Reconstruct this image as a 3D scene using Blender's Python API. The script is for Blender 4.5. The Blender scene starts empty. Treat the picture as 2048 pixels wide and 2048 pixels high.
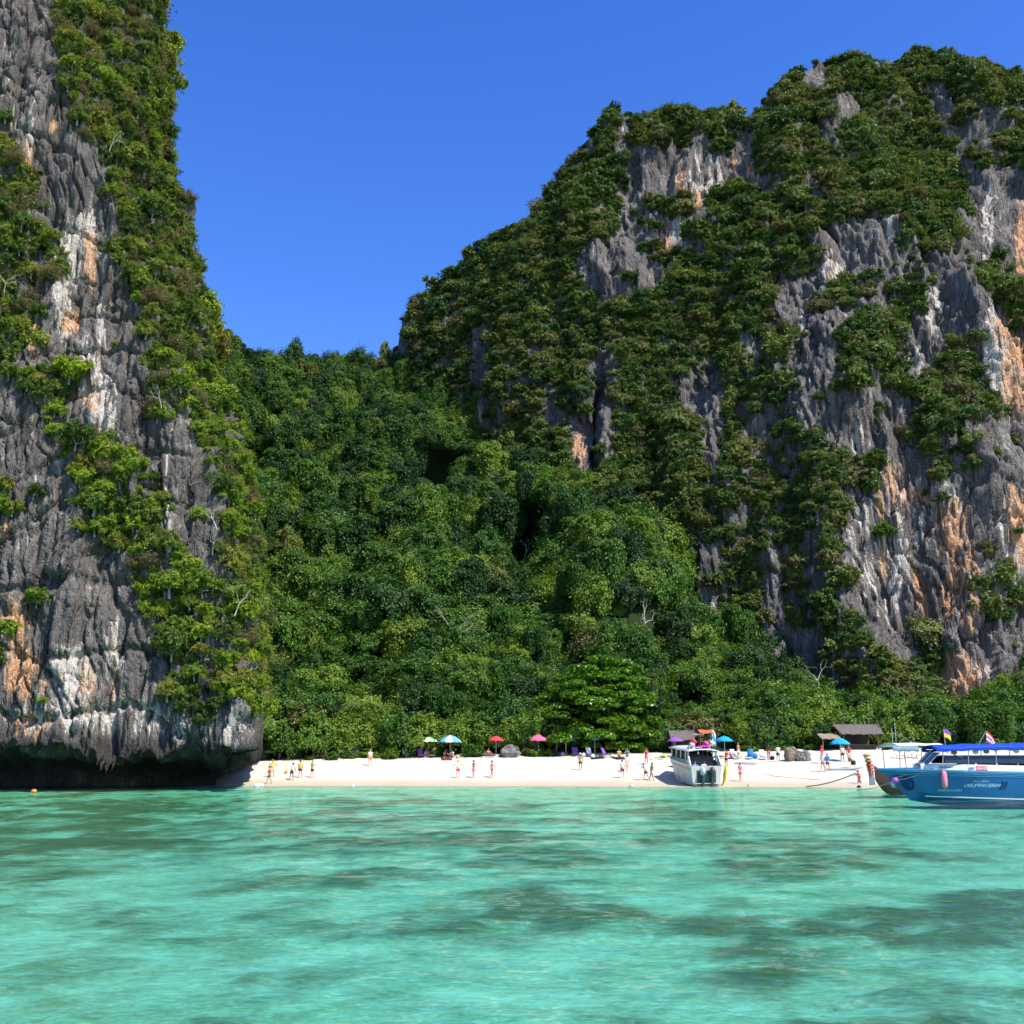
import bpy, bmesh, math, random
import numpy as np
from mathutils import Vector, Matrix
R = math.radians
scene = bpy.context.scene
col = scene.collection
# ------------------------------------------------------------------ camera, sky, sun, exposure
FOC, HOR, CAMZ = 2196.0, 1521.0, 2.4          # focal length and horizon row measured on the 2048 px photograph
PITCH = math.atan((HOR - 1024.0) / FOC)
cam_d = bpy.data.cameras.new('camera'); cam = bpy.data.objects.new('camera', cam_d); col.objects.link(cam)
cam.location = (0, 0, CAMZ); cam.rotation_euler = (R(90) + PITCH, 0, 0)
cam_d.sensor_fit = 'HORIZONTAL'; cam_d.angle = 2 * math.atan(1024.0 / FOC)
cam_d.clip_start = 0.2; cam_d.clip_end = 6000
scene.camera = cam
SUN_EL, SUN_AZ = R(54), R(133)                # azimuth clockwise from +Y (view direction): behind, to the right
world = bpy.data.worlds.new('World'); scene.world = world; world.use_nodes = True
wn = world.node_tree.nodes; wl = world.node_tree.links; wn.clear()
sky = wn.new('ShaderNodeTexSky'); sky.sky_type = 'NISHITA'; sky.sun_disc = False
sky.sun_elevation = SUN_EL; sky.sun_rotation = SUN_AZ
sky.altitude = 0; sky.air_density = 1.0; sky.dust_density = 0.35; sky.ozone_density = 4.0
hs = wn.new('ShaderNodeHueSaturation'); hs.inputs['Saturation'].default_value = 1.30; hs.inputs['Value'].default_value = 1.27; hs.inputs['Hue'].default_value = 0.519
bg = wn.new('ShaderNodeBackground'); bg.inputs['Strength'].default_value = 0.15
wo = wn.new('ShaderNodeOutputWorld')
wl.new(sky.outputs[0], hs.inputs['Color']); wl.new(hs.outputs[0], bg.inputs['Color']); wl.new(bg.outputs[0], wo.inputs['Surface'])
sun_d = bpy.data.lights.new('sun', 'SUN'); sun_d.energy = 5.0; sun_d.angle = R(0.53); sun_d.color = (1.0, 0.955, 0.87)
sun = bpy.data.objects.new('sun', sun_d); col.objects.link(sun)
sdir = Vector((math.sin(SUN_AZ) * math.cos(SUN_EL), math.cos(SUN_AZ) * math.cos(SUN_EL), math.sin(SUN_EL)))
sun.rotation_euler = sdir.to_track_quat('Z', 'Y').to_euler(); sun.location = sdir * 300
vs = scene.view_settings; vs.view_transform = 'Standard'; vs.look = 'None'; vs.exposure = 0.5; vs.gamma = 1.0; vs.use_curve_mapping = False
cy = scene.cycles
cy.max_bounces = 4; cy.diffuse_bounces = 2; cy.glossy_bounces = 2; cy.transmission_bounces = 2; cy.transparent_max_bounces = 8
cy.use_adaptive_sampling = True; cy.adaptive_threshold = 0.03
cy.use_denoising = True; cy.sample_clamp_indirect = 4.0; cy.caustics_reflective = False; cy.caustics_refractive = False

# ------------------------------------------------------------------ measuring helpers
cp, sp_ = math.cos(PITCH), math.sin(PITCH)
def at(px, py, Y):
    """World point seen at photo pixel (px, py) that lies at distance Y in front of the camera."""
    a = (np.asarray(px, float) - 1024) / FOC; b = -(np.asarray(py, float) - 1024) / FOC
    dy = cp - b * sp_; dz = sp_ + b * cp
    s = np.asarray(Y, float) / dy
    return np.stack(np.broadcast_arrays(a * s, dy * s, CAMZ + dz * s), -1)
def pt(px, py, Y): return Vector(at(px, py, Y).tolist())
def proj(P):
    P = np.asarray(P, float); x, y, z = P[..., 0], P[..., 1], P[..., 2] - CAMZ
    f = y * cp + z * sp_; u = -y * sp_ + z * cp
    return 1024 + FOC * x / f, 1024 - FOC * u / f

# ------------------------------------------------------------------ numpy noise
def _h(i, j, k, s):
    n = (i.astype(np.int64) * 73856093) ^ (j.astype(np.int64) * 19349663) ^ (k.astype(np.int64) * 83492791) ^ (s * 2654435)
    n = (n ^ (n >> 13)) * 1274126177; n = n ^ (n >> 16)
    return (n & 0xffffff).astype(np.float64) / 0xffffff
def vnoise(x, y, z, s=0):
    i, j, k = np.floor(x), np.floor(y), np.floor(z)
    fx, fy, fz = x - i, y - j, z - k
    fx, fy, fz = [f * f * f * (f * (f * 6 - 15) + 10) for f in (fx, fy, fz)]
    i, j, k = i.astype(np.int64), j.astype(np.int64), k.astype(np.int64)
    r = 0
    for a in (0, 1):
        for b in (0, 1):
            for c in (0, 1):
                r = r + _h(i + a, j + b, k + c, s) * (fx if a else 1 - fx) * (fy if b else 1 - fy) * (fz if c else 1 - fz)
    return r * 2 - 1
def fbm(x, y, z, o=4, s=0, g=0.5):
    r = 0; a = 1.0; t = 0
    for q in range(o):
        r = r + a * vnoise(x * 2 ** q + q * 17.3, y * 2 ** q + q * 5.1, z * 2 ** q - q * 9.7, s + q); t += a; a *= g
    return r / t
def ridged(x, y, z, o=3, s=0):
    r = 0; a = 1.0; t = 0
    for q in range(o):
        r = r + a * (1 - np.abs(vnoise(x * 2 ** q + q * 7.3, y * 2 ** q, z * 2 ** q, s + q))) ; t += a; a *= 0.5
    return r / t
def cells(x, y, z, s=0):
    """distance to the nearest and the second nearest random point and the id of the nearest"""
    i, j, k = [np.floor(v).astype(np.int64) for v in (x, y, z)]
    f1 = np.full(x.shape, 9.0); f2 = f1.copy(); idn = np.zeros(x.shape)
    for a in (-1, 0, 1):
        for b in (-1, 0, 1):
            for c in (-1, 0, 1):
                ia, jb, kc = i + a, j + b, k + c
                d = np.sqrt((ia + _h(ia, jb, kc, s) - x) ** 2 + (jb + _h(ia, jb, kc, s + 1) - y) ** 2 + (kc + _h(ia, jb, kc, s + 2) - z) ** 2)
                m = d < f1
                f2 = np.where(m, f1, np.minimum(f2, d)); idn = np.where(m, _h(ia, jb, kc, s + 3), idn); f1 = np.where(m, d, f1)
    return f1, f2, idn
def sstep(a, b, x):
    t = np.clip((x - a) / (b - a), 0, 1); return t * t * (3 - 2 * t)

# ------------------------------------------------------------------ mesh and object helpers
def mesh_np(name, verts, faces, mats=(), smooth=False, attrs=None, midx=None):
    """faces: (n,k) array or a list of arrays with different k"""
    if not isinstance(faces, (list, tuple)): faces = [faces]
    faces = [np.asarray(f, np.int32) for f in faces if len(f)]
    me = bpy.data.meshes.new(name); verts = np.asarray(verts, np.float32)
    me.vertices.add(len(verts)); me.vertices.foreach_set('co', verts.ravel())
    loops = np.concatenate([f.ravel() for f in faces]); tot = np.concatenate([np.full(len(f), f.shape[1], np.int32) for f in faces])
    me.loops.add(len(loops)); me.loops.foreach_set('vertex_index', loops)
    me.polygons.add(len(tot)); st = np.zeros(len(tot), np.int32); st[1:] = np.cumsum(tot)[:-1]
    me.polygons.foreach_set('loop_start', st); me.polygons.foreach_set('loop_total', tot)
    if midx is not None: me.polygons.foreach_set('material_index', np.asarray(midx, np.int32))
    me.polygons.foreach_set('use_smooth', np.full(len(tot), smooth))
    for m in mats: me.materials.append(m)
    for k, v in (attrs or {}).items():
        at_ = me.attributes.new(k, 'FLOAT', 'POINT'); at_.data.foreach_set('value', np.asarray(v, np.float32).ravel())
    me.update(calc_edges=True); me.validate(); return me
def grid_faces(nr, nc):
    i = np.arange(nr - 1)[:, None] * nc + np.arange(nc - 1)[None, :]
    return np.stack([i, i + nc, i + nc + 1, i + 1], -1).reshape(-1, 4)
def link(name, me, parent=None, loc=None, rot=None, scale=None):
    o = bpy.data.objects.new(name, me); col.objects.link(o)
    if parent is not None: o.parent = parent
    if loc is not None: o.location = loc
    if rot is not None: o.rotation_euler = rot
    if scale is not None: o.scale = scale if hasattr(scale, '__len__') else (scale,) * 3
    return o
def tag(o, label=None, cat=None, group=None, kind=None):
    if label: o['label'] = label
    if cat: o['category'] = cat
    if group: o['group'] = group
    if kind: o['kind'] = kind
    return o
def empty(name, loc, rz=0.0, label=None, cat=None, group=None):
    o = link(name, None, loc=loc, rot=(0, 0, rz)); o.empty_display_size = 0.3
    return tag(o, label, cat, group)

# ------------------------------------------------------------------ materials
def mat(name):
    m = bpy.data.materials.new(name); m.use_nodes = True
    nt = m.node_tree; nt.nodes.clear(); out = nt.nodes.new('ShaderNodeOutputMaterial')
    return m, nt, out
def nd(nt, t, **kw):
    n = nt.nodes.new(t)
    for k, v in kw.items():
        if k in n.inputs.keys(): n.inputs[k].default_value = v
        else: setattr(n, k, v)
    return n
def ramp(nt, stops, interp='LINEAR'):
    n = nt.nodes.new('ShaderNodeValToRGB'); e = n.color_ramp.elements; n.color_ramp.interpolation = interp
    e[0].position, e[0].color = stops[0][0], (*stops[0][1], 1); e[1].position, e[1].color = stops[-1][0], (*stops[-1][1], 1)
    for p, c in stops[1:-1]:
        q = e.new(p); q.color = (*c, 1)
    return n
def mixc(nt, a, b, f, blend='MIX'):
    n = nt.nodes.new('ShaderNodeMix'); n.data_type = 'RGBA'; n.blend_type = blend
    for s, v in ((n.inputs[0], f), (n.inputs[6], a), (n.inputs[7], b)):
        if hasattr(v, 'is_output'): nt.links.new(v, s)
        else: s.default_value = v if not hasattr(v, '__len__') or len(v) == 4 else (*v, 1)
    return n.outputs[2]
def mth(nt, op, a, b=None, c=None, clamp=False):
    n = nt.nodes.new('ShaderNodeMath'); n.operation = op; n.use_clamp = clamp
    for s, v in zip(n.inputs, (a, b, c)):
        if v is None: continue
        if hasattr(v, 'is_output'): nt.links.new(v, s)
        else: s.default_value = v
    return n.outputs[0]
def mrange(nt, v, a, b, c=0.0, d=1.0, smooth=False):
    n = nt.nodes.new('ShaderNodeMapRange'); n.interpolation_type = 'SMOOTHSTEP' if smooth else 'LINEAR'
    nt.links.new(v, n.inputs['Value'])
    for k, q in (('From Min', a), ('From Max', b), ('To Min', c), ('To Max', d)): n.inputs[k].default_value = q
    return n.outputs['Result']
def coords(nt, scale=(1, 1, 1), kind='Object', rot=(0, 0, 0)):
    tc = nt.nodes.new('ShaderNodeTexCoord'); mp = nt.nodes.new('ShaderNodeMapping')
    mp.inputs['Scale'].default_value = scale; mp.inputs['Rotation'].default_value = rot
    nt.links.new(tc.outputs[kind], mp.inputs['Vector']); return mp.outputs['Vector']
def noise(nt, vec, scale, detail=4, rough=0.55, dist=0.0):
    n = nd(nt, 'ShaderNodeTexNoise', Scale=scale, Detail=detail, Roughness=rough, Distortion=dist)
    nt.links.new(vec, n.inputs['Vector']); return n.outputs['Fac']
def bump(nt, h, strength, dist):
    b = nd(nt, 'ShaderNodeBump', Strength=strength, Distance=dist); nt.links.new(h, b.inputs['Height']); return b.outputs['Normal']
def bsdf(nt, out, color, rough=0.6, spec=0.3, normal=None, metallic=0.0):
    b = nt.nodes.new('ShaderNodeBsdfPrincipled')
    b.inputs['Roughness'].default_value = rough if not hasattr(rough, 'is_output') else 0.5
    if hasattr(rough, 'is_output'): nt.links.new(rough, b.inputs['Roughness'])
    b.inputs['Specular IOR Level'].default_value = spec; b.inputs['Metallic'].default_value = metallic
    if hasattr(color, 'is_output'): nt.links.new(color, b.inputs['Base Color'])
    else: b.inputs['Base Color'].default_value = (*color, 1)
    if normal is not None: nt.links.new(normal, b.inputs['Normal'])
    nt.links.new(b.outputs[0], out.inputs['Surface']); return b
_pm = {}
def paint(name, c, rough=0.5, spec=0.4, var=0.12, scale=6.0, dirt=0.0, metallic=0.0):
    """plain painted / cloth / wood surface with slight uneven colour and wear"""
    if name in _pm: return _pm[name]
    m, nt, out = mat(name); v = coords(nt)
    n1 = noise(nt, v, scale, 5); k = mrange(nt, n1, 0.3, 0.7, 1 - var, 1 + var)
    rgb = mixc(nt, c, (0, 0, 0), 0.0)
    hsv = nt.nodes.new('ShaderNodeHueSaturation'); nt.links.new(k, hsv.inputs['Value']); nt.links.new(rgb, hsv.inputs['Color'])
    cc = hsv.outputs[0]
    if dirt:
        n2 = noise(nt, coords(nt, (1, 1, 0.25)), scale * 0.6, 5, 0.65); d = mrange(nt, n2, 0.5, 0.75, 0, dirt)
        cc = mixc(nt, cc, (0.10, 0.085, 0.06), d)
    bsdf(nt, out, cc, rough, spec, metallic=metallic); _pm[name] = m; return m
def attr(nt, name):
    a = nt.nodes.new('ShaderNodeAttribute'); a.attribute_name = name; return a.outputs['Fac']

def rock_mat(name, scale, dark, mid, light):
    m, nt, out = mat(name)
    v = coords(nt); vs_ = coords(nt, (1, 1, 0.055)); vb = coords(nt, (1, 1, 0.45))
    streak = noise(nt, vs_, 1.25 * scale, 4, 0.66); fine = noise(nt, vs_, 3.4 * scale, 2, 0.65); blot = noise(nt, vb, 0.22 * scale, 3, 0.6)
    grain = noise(nt, v, 5.0 * scale, 2, 0.7)
    base = ramp(nt, [(0.30, dark), (0.52, mid), (0.72, light)]); nt.links.new(mth(nt, 'ADD', mth(nt, 'MULTIPLY', streak, 0.5), mth(nt, 'MULTIPLY', blot, 0.5)), base.inputs[0])
    c = mixc(nt, base.outputs[0], (0.40, 0.385, 0.355), mrange(nt, fine, 0.60, 0.74, 0, 0.5, True))
    c = mixc(nt, c, (0.024, 0.023, 0.024), mrange(nt, fine, 0.30, 0.42, 0.65, 0, True))
    # mineral stains: pale flowstone and iron-orange, shaped by attributes and vertical streaks
    sw = mth(nt, 'ADD', attr(nt, 'white'), mth(nt, 'MULTIPLY', mth(nt, 'SUBTRACT', streak, 0.5), 3.6)); sw = mrange(nt, sw, 0.45, 0.80, 0, 1, True)
    wc = mixc(nt, (0.50, 0.42, 0.33), (0.60, 0.555, 0.49), blot)
    c = mixc(nt, c, wc, mth(nt, 'MULTIPLY', sw, 0.88))
    so = mth(nt, 'ADD', attr(nt, 'orange'), mth(nt, 'MULTIPLY', mth(nt, 'SUBTRACT', noise(nt, vs_, 1.9 * scale, 3, 0.65), 0.5), 3.4)); so = mrange(nt, so, 0.48, 0.9, 0, 1, True)
    oc = mixc(nt, (0.52, 0.22, 0.075), (0.62, 0.40, 0.24), grain)
    c = mixc(nt, c, oc, mth(nt, 'MULTIPLY', so, 0.9))
    c = mixc(nt, c, (0.07, 0.075, 0.03), mth(nt, 'MULTIPLY', attr(nt, 'moss'), mrange(nt, blot, 0.4, 0.6, 0.2, 0.8)))
    c = mixc(nt, c, (0.022, 0.020, 0.017), mth(nt, 'MULTIPLY', attr(nt, 'wet_or_shade'), mrange(nt, blot, 0.3, 0.7, 0.9, 0.6)))   # shade of the undercut painted into the rock as near-black
    g = mixc(nt, c, (1, 1, 1), 0.0); hsv = nt.nodes.new('ShaderNodeHueSaturation'); nt.links.new(g, hsv.inputs['Color']); nt.links.new(mrange(nt, grain, 0.25, 0.75, 0.72, 1.28), hsv.inputs['Value'])
    vor = nd(nt, 'ShaderNodeTexVoronoi', feature='DISTANCE_TO_EDGE', Scale=0.55 * scale); nt.links.new(coords(nt, (1, 1, 0.2)), vor.inputs['Vector'])
    crack = mrange(nt, vor.outputs['Distance'], 0.0, 0.07, 0, 1)
    h = mth(nt, 'ADD', mth(nt, 'MULTIPLY', fine, 0.7), mth(nt, 'MULTIPLY', crack, 0.35)); h = mth(nt, 'ADD', h, mth(nt, 'MULTIPLY', grain, 0.5))
    bsdf(nt, out, hsv.outputs[0], 0.9, 0.15, bump(nt, h, 0.9, 0.55 / scale)); return m

def leaf_mat(name, stops, trans=0.28, var=0.45, rough=0.5):
    m, nt, out = mat(name)
    oi = nt.nodes.new('ShaderNodeObjectInfo'); ge = nt.nodes.new('ShaderNodeNewGeometry')
    r = ramp(nt, stops); nt.links.new(oi.outputs['Random'], r.inputs[0])
    hsv = nt.nodes.new('ShaderNodeHueSaturation'); nt.links.new(r.outputs[0], hsv.inputs['Color'])
    nt.links.new(mrange(nt, ge.outputs['Random Per Island'], 0, 1, 1 - var, 1 + var), hsv.inputs['Value'])
    nt.links.new(mrange(nt, mth(nt, 'FRACT', mth(nt, 'MULTIPLY', ge.outputs['Random Per Island'], 37.7)), 0, 1, 0.482, 0.512), hsv.inputs['Hue'])
    d = nt.nodes.new('ShaderNodeBsdfPrincipled'); d.inputs['Roughness'].default_value = rough; d.inputs['Specular IOR Level'].default_value = 0.3
    nt.links.new(hsv.outputs[0], d.inputs['Base Color'])
    t = nt.nodes.new('ShaderNodeBsdfTranslucent'); tc = mixc(nt, hsv.outputs[0], (1.5, 1.7, 0.55, 1), 1.0, 'MULTIPLY'); nt.links.new(tc, t.inputs['Color'])
    mx = nt.nodes.new('ShaderNodeMixShader'); mx.inputs[0].default_value = trans
    nt.links.new(d.outputs[0], mx.inputs[1]); nt.links.new(t.outputs[0], mx.inputs[2]); nt.links.new(mx.outputs[0], out.inputs['Surface']); return m
# ================================================================== THE SETTING
ROCK_NEAR = rock_mat('limestone_near', 1.0, (0.060, 0.053, 0.046), (0.130, 0.116, 0.102), (0.27, 0.245, 0.212))
ROCK_FAR = rock_mat('limestone_far', 0.62, (0.062, 0.055, 0.049), (0.134, 0.120, 0.108), (0.28, 0.256, 0.226))

def ell(px, py, L):
    """soft union of tilted ellipses (cx, cy, rx, ry, tilt_px_per_px, strength) in measured photo units"""
    r = np.zeros_like(px)
    for cx, cy_, rx, ry, tl, s in L:
        d = np.sqrt(((px - cx - (py - cy_) * tl) / rx) ** 2 + ((py - cy_) / ry) ** 2)
        r = np.maximum(r, s * sstep(1.35, 0.55, d))
    return r
def inpoly(px, py, poly):
    inside = np.zeros(px.shape, bool); n = len(poly)
    for i in range(n):
        x1, y1 = poly[i]; x2, y2 = poly[(i + 1) % n]
        if y1 == y2: continue
        c = ((y1 > py) != (y2 > py)) & (px < (x2 - x1) * (py - y1) / (y2 - y1) + x1)
        inside ^= c
    return inside
def normals_of(P):
    du = np.gradient(P, axis=1); dv = np.gradient(P, axis=0)
    n = np.cross(du, dv); n /= np.linalg.norm(n, axis=-1, keepdims=True) + 1e-9
    flip = (n[..., 1] > 0.25) & (n[..., 2] < 0.2); n[flip] *= -1
    return n
def table(px, py, xs, ys, T):
    T = np.asarray(T, float); xs = np.asarray(xs, float); ys = np.asarray(ys, float)
    u = np.interp(px, xs, np.arange(len(xs))); v = np.interp(py, ys, np.arange(len(ys)))
    i = np.clip(np.floor(u).astype(int), 0, len(xs) - 2); j = np.clip(np.floor(v).astype(int), 0, len(ys) - 2)
    a = u - i; b = v - j
    return T[j, i] * (1 - a) * (1 - b) + T[j, i + 1] * a * (1 - b) + T[j + 1, i] * (1 - a) * b + T[j + 1, i + 1] * a * b

# ---------------------------------------------------------------- left cliff with its undercut foot
rows_py = np.linspace(-260, 1, 66)[:-1].tolist() + np.linspace(1, 1478, 400).tolist()
rows_py = np.array(rows_py); NR = len(rows_py)
edge_px = np.interp(rows_py, [-260, 0, 130, 260, 370, 430, 560, 640, 900, 1150, 1330, 1420, 1478], [280, 300, 298, 285, 312, 362, 392, 398, 446, 480, 510, 516, 512])
rock_px = np.interp(rows_py, [-260, 0, 260, 560, 900, 1200, 1400, 1478], [90, 110, 170, 275, 388, 458, 482, 488])
NF = 300
lip_add = lambda px: np.interp(px, [-400, 0, 150, 300, 430, 505, 540], [-26, -14, -7, 0, 8, 14, 16])
P = np.zeros((NR, NF + 60, 3))
q = np.linspace(0, 1, NF)
for r in range(NR):
    py = rows_py[r]; w = sstep(1150, 1478, py)
    npx1 = int(NF * 0.72)
    px = np.concatenate([np.linspace(-330, rock_px[r], npx1, endpoint=False), np.linspace(rock_px[r], edge_px[r], NF - npx1)])
    Y0 = np.interp(py, [-260, 0, 260, 560, 900, 1200, 1400, 1478], [122, 118, 114, 110.5, 106.5, 103.5, 102, 101.5])
    t = (px - rock_px[r]) / max(1, edge_px[r] - rock_px[r])
    Y = Y0 + 2.5 * sstep(0, rock_px[r], px) + np.where(t > 0, 13 * np.clip(t, 0, 1) ** 1.5, 0)
    Y = Y - 3.0 * sstep(420, 540, px) * w + 3.0 * sstep(50, -330, px)
    A = at(px, py + lip_add(px) * w, Y)
    back = np.linspace(0.02, 1, 60)[:, None]
    B = A[-1] + np.concatenate([-18 * back ** 1.2 - 3 * back, 62 * back, 0 * back], 1)
    P[r, :NF] = A; P[r, NF:] = B
# notch: under the lip the rock cuts back in and down to the sea
lip = P[-1].copy(); notch = []
fwd = np.clip((NF + 30 - np.arange(NF + 60)) / 28.0, 0, 1)[:, None]
for k, (dy, fz) in enumerate([(0.5, 0.96), (1.2, 0.90), (2.2, 0.85), (3.4, 0.80), (4.8, 0.73), (6.2, 0.64), (7.4, 0.52), (8.2, 0.38), (8.6, 0.22), (8.4, 0.08), (7.6, -0.05), (6.4, -0.14), (5.0, -0.3)]):
    Q = lip.copy(); Q[:, 1:2] += dy * fwd; Q[:, 0] -= dy * 1.15 * np.clip((np.arange(NF + 60) - NF * .60) / (NF * .25), 0, 1); Q[:, 2] = lip[:, 2] * fz; notch.append(Q)
P = np.concatenate([P, np.array(notch)], 0); NR2 = len(P)
N = normals_of(P)
x, y, z = P[..., 0], P[..., 1], P[..., 2]
face_w = np.ones((NR2, 1)); face_w[NR:] = 0.25
butt = fbm(x * 0.085, y * 0.06, z * 0.022, 3, 11) * 3.0
flute = (0.66 - ridged(x * 0.36 + 0.02 * z, y * 0.26, z * 0.026, 3, 21)) * 3.0 + (.66 - ridged(x * 1.1, y * 0.8, z * 0.045, 2, 25)) * 1.1
f1, f2, cid = cells(x * 0.55 + fbm(x * .2, y * .2, z * .2, 2, 5), y * 0.4, z * 0.085, 31)
block = (cid - 0.5) * 1.0 - 0.65 * (1 - sstep(0.0, 0.13, f2 - f1))
g1, g2, gid = cells(x * 1.5, y * 1.0, z * 0.30, 41)
small = (gid - 0.5) * 0.28 - 0.26 * (1 - sstep(0.0, 0.12, g2 - g1)) + fbm(x * 1.1, y * 1.1, z * 0.22, 3, 51) * 0.30
flank = 1 - 0.75 * np.clip((np.arange(NF + 60) - NF * .80) / (NF * .2), 0, 1)[None, :] * sstep(25, 5, z)
disp = (butt + flute + block + small) * face_w * flank
ledge = np.abs(((z * 0.155 + fbm(x * 0.05, y * 0.05, z * 0.03, 2, 61) * 1.6) % 1.0) - 0.5); disp += (sstep(0.1, 0.0, ledge) * -0.7) * face_w
jag = fbm(x * 0.5, y * 0.1, z * 0.1, 3, 71)
lipw = np.exp(-((np.arange(NR2) - NR) / 10.0) ** 2)[:, None]
P = P + N * disp[..., None]; P[..., 2] += lipw * (jag * 1.3 - .9)
# hanging stalactite teeth along the lip
teeth = np.maximum(0, ridged(x * 1.1, x * 0 + 3, x * 0 + 7, 2, 77) - 0.72) * 4.0
P[..., 2] -= np.exp(-((np.arange(NR2) - NR) / 3.0) ** 2)[:, None] * teeth
ppx, ppy = proj(P)
white = ell(ppx, ppy, [(160, 500, 45, 95, -.1, .8), (195, 790, 40, 100, .2, .85), (125, 620, 22, 70, 0, .8), (60, 420, 14, 60, -.1, .5), (25, 260, 10, 80, 0, .5), (140, 1350, 45, 60, 0, .85), (100, 1425, 110, 40, 0, .58), (260, 1430, 110, 40, 0, .5), (420, 1465, 100, 40, 0, .42), (330, 1050, 16, 60, 0, .55), (270, 430, 10, 60, 0, .6), (205, 650, 16, 60, 0, .6), (60, 300, 12, 120, -.1, .5), (225, 1300, 25, 70, 0, .55)])
orange = ell(ppx, ppy, [(180, 520, 16, 60, 0, .85), (140, 645, 20, 28, 0, .9), (70, 680, 12, 45, 0, .85), (180, 800, 20, 30, .3, .75), (30, 1260, 26, 80, 0, .85), (45, 1350, 50, 55, 0, .8), (175, 1370, 18, 55, 0, .7), (60, 1450, 60, 30, 0, .6), (58, 330, 12, 60, 0, .75), (12, 1060, 18, 26, 0, .6), (100, 690, 8, 30, 0, .5), (105, 250, 8, 20, 0, .7), (235, 1370, 20, 40, 0, .5)])
white *= face_w; orange *= face_w
moss = sstep(1440, 1500, ppy) * 0 + 0 * ppx
wet_or_shade = sstep(5.2, 3.4, P[..., 2] + 0.9 * jag)  # mask for the shade painted into the undercut rock
moss = np.maximum(moss, sstep(0.0, 0.6, (ppx - np.interp(ppy, rows_py, rock_px)) / 50) * 0.7)
cliffA = link('limestone_cliff', mesh_np('limestone_cliff', P.reshape(-1, 3), grid_faces(NR2, NF + 60), [ROCK_NEAR], True, {'white': white, 'orange': orange, 'moss': moss, 'wet_or_shade': wet_or_shade}))
tag(cliffA, 'undercut grey limestone cliff with orange and white streaks rising out of the water', 'cliff', kind='structure')
PA, NA = P, normals_of(P); PXA, PYA = ppx, ppy; NR_A = NR - 4

# ---------------------------------------------------------------- right massif
R_px = [740, 795, 806, 860, 900, 945, 1000, 1060, 1130, 1180, 1222, 1330, 1440, 1508, 1540, 1600, 1690, 1820, 1960, 2048, 2150, 2330]
R_py = [760, 700, 640, 575, 552, 505, 478, 446, 342, 276, 242, 230, 230, 258, 186, 146, 122, 116, 124, 156, 206, 286]
cx_ = np.linspace(745, 2330, 470); NC = len(cx_); rt = np.concatenate([np.linspace(0, 1, 380)])
ridge = np.interp(cx_, R_px, R_py) + 14 * fbm(cx_ * 0.02, cx_ * 0, cx_ * 0, 3, 81)
PXg, Tg = np.meshgrid(cx_, rt); PYg = ridge[None, :] + Tg * (1470 - ridge[None, :])
YC = table(PXg, PYg, [740, 900, 1050, 1200, 1330, 1450, 1700, 1950, 2330], [100, 250, 450, 600, 800, 1000, 1200, 1350, 1470],
    [[305, 300, 292, 285, 278, 272, 262, 262, 270],
     [303, 296, 284, 264, 258, 254, 244, 244, 252],
     [300, 288, 270, 246, 238, 238, 222, 218, 228],
     [296, 276, 256, 232, 228, 224, 208, 204, 214],
     [288, 262, 240, 219, 215, 207, 196, 191, 200],
     [280, 250, 228, 211, 204, 196, 187, 182, 190],
     [275, 244, 222, 205, 194, 188, 182, 178, 184],
     [270, 240, 217, 200, 188, 182, 176, 174, 178],
     [268, 238, 215, 197, 184, 178, 172, 168, 172]])
P = at(PXg, PYg, YC)
# round the ridge over and let it fall away behind
bk = np.linspace(0, 1, 26)[:0:-1]
P = np.concatenate([np.stack([P[0] + np.array([0.25, 1.0, 0]) * 55 * b + np.array([0, 0, 4.5 * b * (1 - b) - 30 * b ** 2]) for b in bk]), P], 0)
NR = len(P); N = normals_of(P); x, y, z = P[..., 0], P[..., 1], P[..., 2]
butt = fbm(x * 0.05, y * 0.03, z * 0.010, 3, 111) * 6.5 + (0.66 - ridged(x * 0.085 + fbm(x * .03, y * .03, z * .02, 2, 3) * .8, y * 0.04, z * 0.012, 2, 115)) * 8.0
flute = (0.66 - ridged(x * 0.27, y * 0.16, z * 0.018, 3, 121)) * 3.4 + (.66 - ridged(x * 0.8, y * 0.5, z * 0.035, 2, 125)) * 1.4
f1, f2, cid = cells(x * 0.33 + fbm(x * .1, y * .1, z * .1, 2, 5) * .8, y * 0.2, z * 0.055, 131)
block = (cid - 0.5) * 1.5 - 0.9 * (1 - sstep(0.0, 0.12, f2 - f1))
g1, g2, gid = cells(x * 0.95, y * 0.6, z * 0.17, 141)
small = (gid - 0.5) * 0.5 - 0.4 * (1 - sstep(0.0, 0.12, g2 - g1)) + fbm(x * 0.8, y * 0.8, z * 0.10, 3, 151) * 0.45
topw = np.clip((np.arange(NR)[:, None] - 18) / 30.0, 0.25, 1)
slot = 9.0 * np.exp(-((PXg - 1186) / 9) ** 2) * sstep(700, 780, PYg) * sstep(990, 930, PYg)        # deep shadowed chimney
cave = 6.0 * np.exp(-((PXg - 1858) / 22) ** 2 - ((PYg - 1325) / 26) ** 2)
slotF = np.zeros((NR, NC)); slotF[-len(rt):] = slot + cave
P = P + N * ((butt + flute + block + small) * topw)[..., None]; P[..., 1] += slotF
ppx, ppy = proj(P)
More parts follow.
